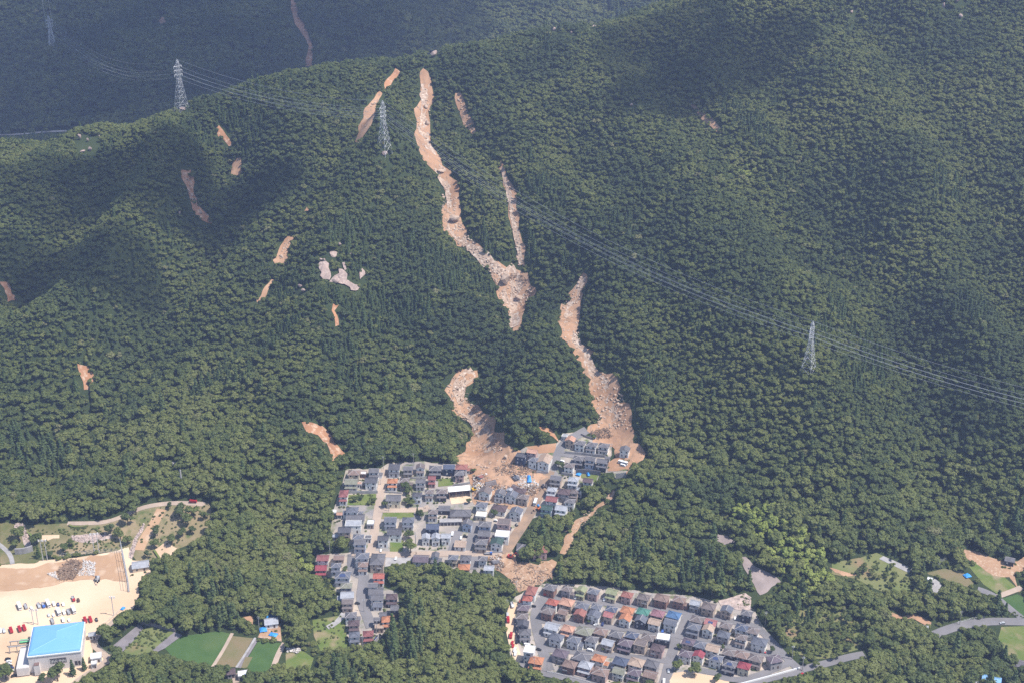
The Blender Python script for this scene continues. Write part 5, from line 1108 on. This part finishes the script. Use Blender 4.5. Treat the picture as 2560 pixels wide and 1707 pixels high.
def fallen_roof(t, x, y, w, d, rx, ry, rz, roof, label):
    p = at(*px(t, x, y)); e = empty('collapsed_roof', (p[0], p[1], p[2] + .9)); e.rotation_euler = (R(rx), R(ry), R(rz)); tag(e, label, 'roof', 'roofs of wrecked houses')
    mb, rg = MB(), MB(); roof_geo(mb, rg, 'gx', w, d, 0.0, .42); mb.build('roof_slope', roofm(roof), e); rg.build('ridge_tiles', M_RIDGE, e)
    MB().box(-w/2 + .3, w/2 - .3, -d*.3, d*.3, -1.6, .2).build('broken_wall', M_WRK, e)
fallen_roof('C', 285, 885, 6, 5, 8, 38, 40, 'bg', 'dark grey roof tipped on its side in the wreckage')
fallen_roof('B', 1625, 545, 7, 5, 10, -8, 12, 'bgr', 'flattened grey-brown roof lying on the mud below the debris flow')
fallen_roof('B', 1420, 420, 6, 4.5, -12, 14, 55, 'rb', 'broken red-brown roof among splintered timber beside the damaged back row')
fallen_roof('B', 2120, 640, 6, 5, 6, 12, -25, 'db', 'dark brown roof half buried in mud behind the front-gabled houses')
fallen_roof('F', 1200, 905, 6, 4.5, -10, 16, 30, 'gr', 'grey roof crushed in the debris by the bottom road')
# ================================================================== walls, poles, fences
def wall(name, line, h, label, m=None, th=.35, cat='wall', step=3.0, base=1.5):
    X = smooth_line(at_many(pts(line)), step); T = np.gradient(X, axis=0); T /= np.hypot(T[:,0], T[:,1])[:,None]; N = np.c_[-T[:,1], T[:,0]] * th / 2
    V, F = [], []
    for p, n in zip(X, N):
        z = float(ground(*p)); V += [(*(p-n), z - base), (*(p+n), z - base), (*(p+n), z + h), (*(p-n), z + h)]
    for i in range(len(X) - 1):
        for k in range(4): F.append((4*i+k, 4*i+(k+1) % 4, 4*i+4+(k+1) % 4, 4*i+4+k))
    F += [(3,2,1,0), tuple(4*(len(X)-1)+k for k in range(4))]
    tag(obj(name, new_mesh(name, V, F, m or M_CONC)), label, cat, 'concrete walls' if cat == 'wall' else None)
wall('retaining_wall', 'A 715 728 1000 735 1290 728', 2.6, 'long grey retaining wall above the vacant green plot')
wall('retaining_wall', 'A 1420 715 1600 725 1760 735', 1.5, 'low retaining wall below the orange-roofed house')
wall('retaining_wall', 'B 0 440 200 445 370 430', 1.6, 'dark retaining wall below the back row houses')
wall('retaining_wall', 'B 895 585 1060 575 1215 540', 2.0, 'grey retaining wall behind the white-roofed shed')
wall('retaining_wall', 'C 1235 800 1440 815 1640 840', 4.0, 'tall stone retaining wall below the hillside middle row', M_DKCONC)
wall('retaining_wall', 'C 1060 480 1380 505 1720 545', 2.4, 'retaining wall below the hillside top row')
wall('retaining_wall', 'C 1890 885 2060 862', 4.2, 'tall grey wall holding the campers grass plot')
wall('retaining_wall', 'C 1320 180 1340 215 1540 260', 1.8, 'curved dark wall below the uprooted trunks', M_DKCONC)
wall('retaining_wall', 'C 590 800 760 815', 2.2, 'stone wall under the tan-roofed house')
wall('retaining_wall', 'C 1010 830 1190 850', 2.6, 'grey wall under the pillared white house')
wall('retaining_wall', 'E 1270 880 1560 885 1860 870', 1.4, 'long pale wall along the dusty bottom road')
wall('retaining_wall', 'H 290 840 310 1100 380 1290 480 1350', 2.2, 'dark curved wall along the street edge houses', M_DKCONC)
wall('retaining_wall', 'H 900 1280 1060 1390 1300 1420', 1.2, 'low dark wall around the fifth row corner house', M_DKCONC)
wall('check_dam', 'M 250 945 360 950 430 940 540 890', 4.5, 'concrete check dam at the western end of the park', None, 1.2)
wall('barrier_wall', 'R 1830 882 2060 822 2290 758', 1.5, 'long white barrier between street and highway', M_WHITE, .4)
wall('retaining_wall', 'O 395 992 560 1030 705 1066', 2.5, 'dark concrete wall along the top of the drained basin', M_DKCONC)
wall('retaining_wall', 'D 1430 540 1390 780 1370 860', 1.2, 'white garden wall beside the big grey-roofed house', M_WHITE)
wall('retaining_wall', 'G 1080 1490 1270 1400 1330 1260', 2.6, 'curved wall holding the terrace at the end of the western street')
wall('hedge', 'M 1130 480 1165 540 1440 492', 1.3, 'clipped green hedge around the grass bank in the park', M_GRASS, 1.4, 'hedge')
wall('hedge', 'W 1240 505 1285 570', 1.3, 'straight clipped hedge beside the bare sandy clearing', M_GRASS, 1.4, 'hedge')
wall('hedge', 'M 440 590 540 650 560 720', 1.2, 'clipped hedge beside the stony gully', M_GRASS, 1.6, 'hedge')
wall('dugout_wall', 'M 2000 930 2040 1150 2090 1400 2105 1568', 1.0, 'long pale kerb wall along the side of the sports ground', M_CONC, 1.1)
def fence(line, h, label, step=3.0, m=None, rails=(.5, 1.0), r=.07, name='fence'):
    X = smooth_line(at_many(pts(line)), step); e = empty(name, (X[0][0], X[0][1], float(ground(*X[0])))); tag(e, label, 'fence'); O = Vector(e.location)
    P = [Vector((*p, float(ground(*p)))) - O for p in X]; rl = MB(); po = MB()
    for p in P: po.bar(p - Vector((0,0,.5)), p + Vector((0,0,h)), r, 4)
    for k in rails:
        for a, b in zip(P, P[1:]): rl.bar(a + Vector((0,0,h*k)), b + Vector((0,0,h*k)), r*.7, 4)
    po.build('posts', m or M_STEEL, e); rl.build('rails', m or M_STEEL, e)
fence('M 1985 905 2040 1150 2095 1400 2110 1560', 11, 'tall ball net posts along the side of the sports ground', 11, rails=(.35, .7, 1.0), r=.16, name='net_fence')
fence('W 480 560 640 535 800 528 920 505 990 520', 3.0, 'steel mesh fence along the far end of the sports ground', 4, rails=(.3, .6, 1.0))
fence('L 2072 330 1900 490 1700 650', 2.2, 'mesh fence along the sandy path by the car park', 3)
fence('L 1660 830 1700 960 1800 1030 1920 1080', 1.6, 'curved railing beside the winding path', 3)
fence('K 480 670 700 720 900 770 1100 828', 1.2, 'white guard rail along the bottom perimeter street', 2.5, M_WHITE)
fence('O 1450 1125 1550 1140 1650 1160', 2.0, 'post fence below the muddy yard', 2.5)
fence('N 1760 920 1900 880 2000 875', 1.6, 'pale guard rail along the curving highway', 2.5, M_WHITE)
def upole(t, x, y, label, h=11.0):
    p = at(*px(t, x, y)); e = empty('utility_pole', (p[0], p[1], p[2])); tag(e, label, 'utility pole', 'utility poles')
    MB().bar((0,0,-1), (0,0,h), .19, 6, .13).build('pole', M_CONC, e)
    m_ = MB(); m_.bar((-1.0,0,h-.6), (1.0,0,h-.6), .07); m_.bar((-.8,0,h-1.5), (.8,0,h-1.5), .07); m_.build('cross_arm', M_STEEL, e)
for t, x, y, l in [('A', 1400, 250, 'at the top of the climbing lane'), ('A', 1990, 190, 'behind the tan back row house'), ('A', 1505, 1080, 'at the middle road junction'), ('A', 1340, 560, 'beside the climbing lane'), ('D', 350, 500, 'at the wood edge above the maroon roof'), ('D', 840, 560, 'in the western street corner'), ('D', 2030, 330, 'beside the mown grass plot'),
    ('G', 1020, 780, 'in the middle of the western street'), ('G', 1270, 1200, 'beside the tan flat roof'), ('G', 1000, 1520, 'at the end of the western estate'), ('H', 140, 720, 'on the sandy track at the wood edge'), ('H', 315, 350, 'by the white shed near the mud'), ('H', 825, 330, 'beside the red fire engine corner'), ('I', 852, 600, 'in front of the brown back row house'),
    ('I', 1790, 740, 'below the light grey gable'), ('J', 1665, 640, 'in the trees east of the back row'), ('J', 2195, 1320, 'in the trees by the eastern street'), ('J', 1335, 1120, 'in front of the bluish house'), ('K', 1900, 460, 'on the third cross street'), ('K', 490, 670, 'at the bottom street bend'), ('K', 310, 660, 'beside the orange corner house'),
    ('K', 1240, 800, 'in front of the brown front row house'), ('E', 155, 780, 'beside the garden trees by the bottom road'), ('C', 1820, 520, 'between the two hillside rows'), ('C', 1480, 230, 'by the uprooted trunks'), ('N', 45, 940, 'in the scrub near the street'), ('N', 285, 1240, 'in the scrub above the highway'), ('N', 375, 1340, 'on the highway verge'), ('N', 1778, 930, 'on the curving highway verge'), ('N', 1180, 1080, 'in the wood above the highway'), ('R', 2310, 770, 'at the end of the white barrier'), ('O', 1455, 1050, 'beside the tarpaulin covered house')]:
    upole(t, x, y, 'slim utility pole ' + l)
p = at(*px('V', 418, 1118)); e = empty('monument', (p[0], p[1], p[2])); tag(e, 'slim grey stone pillar standing alone on the wooded slope above the park', 'monument')
MB().bar((0,0,-1), (0,0,14), .9, 4, .6).build('pillar', M_CONC, e); MB().bar((0,0,14), (0,0,15.2), .6, 4, .05).build('cap', M_CONC, e)
def flood(t, x, y, x2, y2, h, label):
    p = at(*px(t, x, y)); q = at(*px(t, x2, y2)); e = empty('floodlight_tower', (p[0], p[1], p[2])); tag(e, label, 'floodlight', 'floodlight towers')
    d = Vector(q - p); d.z = 0
    for o_ in ((Vector((0,0,0)), d) if d.length > .5 else (Vector((0,0,0)),)): MB().bar(o_ - Vector((0,0,1)), o_ + Vector((0,0,h)), .28, 6, .2).build('pole', M_STEEL, e)
    n_ = d.normalized() if d.length > .5 else Vector((1,0,0)); L_ = max(d.length, 1.0)
    for k, z in enumerate((h - .3, h - 1.2)):
        m_ = MB(); m_.bar(-n_*1.2 + Vector((0,0,z)), n_*(L_ + 1.2) + Vector((0,0,z)), .12); m_.build('lamp_rail', M_STEEL, e)
        nl = max(3, int(L_ / 1.0))
        for i in range(nl):
            c = n_ * (-1.0 + (L_ + 2.0) * i / (nl - 1)) + Vector((0, -.3, z)); MB().box(c.x-.3, c.x+.3, c.y-.2, c.y+.2, c.z-.05, c.z+.6).build('floodlight', M_WHITE, e)
flood('M', 705, 1050, 775, 1045, 17, 'twin-pole floodlight tower beside the small cedar')
flood('M', 1545, 945, 1620, 935, 17, 'twin-pole floodlight tower in front of the stone bank')
flood('L', 1965, 400, 1965, 400, 15, 'single floodlight pole at the edge of the car park')
flood('L', 582, 560, 660, 555, 12, 'floodlight tower rising behind the hall roof')
# garage with five doors
p = at(*px('E', 840, 340)); e = empty('garage', (p[0], p[1], p[2]), R(3)); tag(e, 'long grey garage block with a row of dark doors', 'garage')
MB().box(-7.8, 7.8, 0, 4.6, -2, 3.0).build('wall', mat('garage_wall', (.42, .38, .37), .85, (.34, .31, .31), .4), e); MB().box(-8, 8, -.2, 4.8, 3.02, 3.25).build('roof', M_CONC, e)
for k in range(6): MB().box(-7.2 + k*2.5, -5.2 + k*2.5, -.06, .05, .1, 2.4).build('door', M_DARK, e)
# open-fronted shed with a white roof
cs_ = [at(*px('B', x, y), 6.5) for x, y in ((800, 695), (1222, 645), (1200, 565), (775, 615))]; fr = cs_[1] - cs_[0]; c_ = sum(cs_) / 4
e = empty('open_shed', (c_[0], c_[1], c_[2]), math.atan2(fr[1], fr[0])); tag(e, 'open-fronted shed with a bright white sloping roof in the upper estate', 'shed')
w_, d_ = float(np.hypot(*fr[:2])) / 2, float(np.hypot(*(cs_[3] - cs_[0])[:2])) / 2
MB().add([(-w_,-d_,5.8), (w_,-d_,5.8), (w_,d_,7.2), (-w_,d_,7.2), (-w_,-d_,5.6), (w_,-d_,5.6), (w_,d_,7.0), (-w_,d_,7.0)], [(0,1,2,3), (7,6,5,4), (0,4,5,1), (1,5,6,2), (2,6,7,3), (3,7,4,0)]).build('roof', M_WHITE, e)
b_ = MB(); b_.box(-w_+.2, w_-.2, d_-.4, d_-.1, -1, 6.7); b_.box(-w_+.1, -w_+.35, -d_+.2, d_-.4, -1, 5.5); b_.box(w_-.35, w_-.1, -d_+.2, d_-.4, -1, 5.5); b_.build('wall', mat('shed_boards', (.13, .09, .085), .9), e)
for k in range(4): MB().bar((-w_+.5 + k*(2*w_-1)/3, -d_+.4, -1), (-w_+.5 + k*(2*w_-1)/3, -d_+.4, 5.6), .16).build('post', M_TIM, e)

# ================================================================== single trees in gardens, park and yards
TL = [('A', 840, 850, 0, .75, 'on the vacant green plot, westernmost'), ('A', 970, 815, 1, .6, 'on the vacant green plot beside the bare soil'), ('A', 1210, 880, 2, .65, 'on the vacant green plot by the lane'), ('A', 1110, 925, 3, .5, 'on the vacant green plot, nearest the bottom fence'), ('A', 1445, 945, 4, .9, 'in front of the cream-walled house'),
 ('A', 1820, 610, 5, 1.0, 'between the orange roof and the middle road'), ('A', 1900, 700, 0, .9, 'behind the cream-walled house'), ('A', 1850, 890, 1, .75, 'beside the cream-walled house'), ('A', 1960, 940, 2, .8, 'at the corner of the middle road'), ('A', 2065, 1110, 8, .7, 'by the middle road, tall and narrow'), ('B', 870, 90, 3, 1.55, 'alone on the tan slope behind the navy house'),
 ('B', 1270, 300, 4, .7, 'beside the damaged red-brown roof'), ('B', 1690, 1130, 5, .8, 'in front of the low dark brown roof'), ('B', 1200, 890, 6, .7, 'beside the tan forecourt'), ('B', 270, 1160, 0, .9, 'beside the grey-brown fourth row house'), ('D', 1900, 150, 1, 1.0, 'in the garden above the mown plot'), ('D', 1930, 400, 2, 1.5, 'broad and dark beside the mown plot'), ('D', 640, 810, 3, .65, 'in the curve of the western street'),
 ('C', 960, 670, 4, 1.0, 'below the hillside lane'), ('C', 1050, 715, 5, .75, 'beside the pillared white house'), ('M', 2080, 400, 6, 1.5, 'egg-shaped on the park slope'), ('M', 2215, 220, 0, 1.6, 'at the top of the park path'), ('M', 300, 640, 1, 1.5, 'beside the stony gully'), ('M', 250, 800, 2, .9, 'below the stony gully'), ('M', 590, 710, 3, 1.4, 'behind the twin floodlight poles'),
 ('M', 1060, 860, 4, 1.1, 'at the fence of the sports ground'), ('M', 625, 950, 7, .95, 'left of the twin floodlight poles'), ('M', 810, 960, 5, .7, 'right of the twin floodlight poles'), ('M', 1800, 560, 6, 1.3, 'at the head of the park wood'), ('M', 1960, 640, 0, 1.3, 'below the head of the park wood'), ('M', 2080, 740, 1, 1.0, 'by the stony stream bed'), ('M', 1160, 770, 2, .8, 'below the stone bank'),
 ('W', 1440, 190, 3, 1.5, 'west of the pair below the fire engine'), ('W', 1540, 200, 4, 1.5, 'east of the pair below the fire engine'), ('W', 1510, 260, 5, 1.3, 'in the middle of the park clump'), ('W', 1650, 230, 6, 1.0, 'beside the upper park path end'), ('W', 1265, 355, 0, 1.1, 'low and spreading on the park lawn'), ('W', 1245, 455, 1, 1.0, 'beside the bare sandy clearing'), ('W', 1385, 425, 2, 1.1, 'above the bare sandy clearing'),
 ('W', 1460, 360, 3, 1.0, 'in the lower park clump'), ('W', 1550, 340, 4, .9, 'pale at the eastern park edge'), ('W', 1370, 145, 5, .7, 'small by the top park path'), ('W', 1190, 540, 6, .9, 'beside the grey-roofed hut'), ('L', 985, 1440, 0, 1.65, 'large and round in front of the hall'), ('L', 1255, 1370, 7, 1.15, 'pointed at the hall front, left of two'), ('L', 1452, 1290, 8, .95, 'pointed at the hall front, right of two'), ('L', 90, 1420, 1, 1.5, 'at the corner of the hall parking bays'), ('L', 720, 1510, 2, .85, 'small in front of the hall entrance'),
 ('K', 1285, 360, 3, .5, 'in front of the light grey fifth row house'), ('H', 1735, 890, 4, .55, 'beside the front-gabled blue-grey house'), ('J', 1795, 1145, 5, .7, 'by the red car at the bend'), ('J', 830, 1090, 6, .6, 'beside the tan fourth row house'), ('R', 1365, 740, 0, 1.1, 'west of the playground gate'), ('R', 1500, 775, 1, 1.25, 'round beside the playground'), ('R', 1665, 835, 2, .8, 'at the edge of the playground'), ('I', 1395, 1400, 3, .6, 'on the main street corner')]
for i, (t, x, y, k, s, l) in enumerate(TL):
    p = at(*px(t, x, y), 2.5 * s)
    nm = 'cedar' if k in (7, 8) else 'tree'
    tree(KINDN[k], k, p, s * (1.0 if k < 7 else .9), i * 1.7, random.uniform(.2, .65), '%s green %s %s' % (random.choice(['mid', 'deep', 'fresh']), nm, l), 'tree', 'garden and park trees')
# shrubs in the gardens
sh = []
for h in HOUSES:
    p, rz, w, d = h[1], h[2], h[3], h[4]
    for k in range(random.choice((4, 5, 6, 8))):
        s = random.choice((-1, 1)); x = s * (w/2 + random.uniform(.7, 1.6)) if random.random() < .4 else random.uniform(-w*.6, w*.6); y = -d/2 - random.uniform(1.9, 3.2) if random.random() < .7 else random.uniform(-d/2, d/2)
        sh.append((p[0] + x*math.cos(rz) - y*math.sin(rz), p[1] + x*math.sin(rz) + y*math.cos(rz)))
sh = np.array(sh); ok = np.ones(len(sh), bool)
for X, w in ROADS: ok &= seg_dist(sh[:,0], sh[:,1], X) > w - .6
for h in HOUSES:
    c, s_ = math.cos(-h[2]), math.sin(-h[2]); dx, dy = sh[:,0]-h[1][0], sh[:,1]-h[1][1]; ok &= ~((np.abs(dx*c - dy*s_) < h[3]/2 + .2) & (np.abs(dx*s_ + dy*c) < h[4]/2 + .6))
sh = sh[ok]; n = len(sh)
extra = np.vstack([scatter_px(q_, m_, 77 + i)[:, :2] for i, (q_, m_) in enumerate([('A 720 760 1260 740 1240 960 690 960', 25), ('A 1780 560 1980 560 1960 1000 1800 1020', 30), ('N 640 380 900 330 1330 440 1340 650 1150 650 1000 600 850 520', 50), ('M 420 560 1000 540 1640 500 1700 620 1200 640 700 620', 60), ('M 1040 780 1900 700 1900 880 1000 980', 90), ('M 500 700 1000 760 900 980 560 1000', 40), ('W 1130 160 1650 140 1680 300 1420 470 1110 560', 90), ('O 250 1220 420 1040 690 1070 480 1240', 80), ('N 1850 600 2150 720 2330 860 1850 880', 60), ('O 1930 960 2200 920 2240 1160 2000 1230', 40), ('J 1060 140 1280 40 1390 130 1380 290 1150 320', 18)])])
sh = np.vstack([sh, extra]); n2 = len(sh)
forest('garden_shrubs', np.c_[sh, ground(sh[:,0], sh[:,1]) + .1, rng.uniform(.55, 1.15, n2), np.full(n2, 11), rng.uniform(.3, .8, n2), sh], 'small green shrubs and bushes scattered through gardens, park and scrub')
# people are too small to tell; rocks under trees end here
# ================================================================== clouds (above the frame) and haze
def cloudmat():
    m = bpy.data.materials.new('cloud'); m.use_nodes = True; nt = m.node_tree; nt.nodes.clear(); N = nt.nodes.new
    df = N('ShaderNodeBsdfDiffuse'); df.inputs[0].default_value = (.9, .9, .92, 1); tr = N('ShaderNodeBsdfTransparent'); mx = N('ShaderNodeMixShader'); o = N('ShaderNodeOutputMaterial')
    lw = N('ShaderNodeLayerWeight'); lw.inputs[0].default_value = .5
    mr = N('ShaderNodeMapRange'); mr.inputs[1].default_value = .05; mr.inputs[2].default_value = .8; mr.inputs[3].default_value = .45; mr.inputs[4].default_value = 0.0
    L = nt.links.new; mr.interpolation_type = 'SMOOTHSTEP'; L(lw.outputs['Facing'], mr.inputs[0]); L(mr.outputs[0], mx.inputs[0]); L(tr.outputs[0], mx.inputs[1]); L(df.outputs[0], mx.inputs[2]); L(mx.outputs[0], o.inputs[0]); return m
M_CLOUD = cloudmat()
def cloud(puffs, label, zc=1250.0):
    """each puff shades the ground round a pixel: it floats up the sun's ray from there"""
    V, F = [], []
    for i, (u, v, y0, rx, ry) in enumerate(puffs):
        g = at_many([(u, v)], y0=y0)[0]; t = (zc - g[2]) / TO_SUN.z; c = np.array([g[0] + TO_SUN.x*t, g[1] + TO_SUN.y*t, zc])
        b = len(V); W = S2V * np.array([rx, ry, min(rx, ry)*.35]); W = W * (1 + .25*vnoise(S2V[:,0]*4 + i*7, S2V[:,1]*4 + S2V[:,2], 1, 50 + i))[:, None] + c + np.array([0, 0, (i % 3) * 25])
        V += W.tolist(); F += [(x+b, y+b, z+b) for x, y, z in S2F]
    tag(obj('cloud', new_mesh('cloud', V, F, M_CLOUD, True)), label, None, None, 'structure')
cloud([(150, 60, 1540, 190, 260), (420, 120, 1540, 200, 240), (700, 60, 1540, 190, 220), (950, 40, 1540, 170, 170), (250, 220, 1540, 200, 190), (560, 160, 1540, 180, 170), (0, 250, 1540, 160, 160), (800, 120, 1540, 130, 120), (1080, 20, 1540, 100, 130)], 'bank of white cloud above the shaded hill, out of the picture')
cloud([(330, 450, 640, 75, 55), (430, 400, 640, 60, 40), (220, 520, 640, 70, 50), (560, 560, 640, 50, 36), (430, 500, 640, 60, 45), (610, 545, 640, 55, 28), (250, 640, 640, 70, 36), (90, 730, 640, 60, 36)], 'small white cloud drifting above the western slope, out of the picture')
cloud([(1600, 150, 640, 60, 70), (1770, 210, 640, 70, 46), (1900, 170, 640, 60, 44), (1650, 260, 640, 60, 40)], 'small white cloud drifting above the eastern slope, out of the picture')
HAZE_D, HAZE_C = 0.00013, (.50, .62, 1.0)
hz = MB(); hz.box(GX0 - 40, GX1 + 40, -60, GY1 + 40, float(HG.min()) - 1.5, 575)
ho = hz.build('haze', None) if False else obj('haze', new_mesh('haze', hz.V, hz.F, [])); tag(ho, 'thin blue summer haze filling the whole valley', None, None, 'stuff')
hm = bpy.data.materials.new('haze'); hm.use_nodes = True; hm.node_tree.nodes.clear()
pv = hm.node_tree.nodes.new('ShaderNodeVolumePrincipled'); ou = hm.node_tree.nodes.new('ShaderNodeOutputMaterial')
pv.inputs['Color'].default_value = (*HAZE_C, 1); pv.inputs['Density'].default_value = HAZE_D; pv.inputs['Anisotropy'].default_value = .2
hm.node_tree.links.new(pv.outputs[0], ou.inputs['Volume']); ho.data.materials.append(hm)
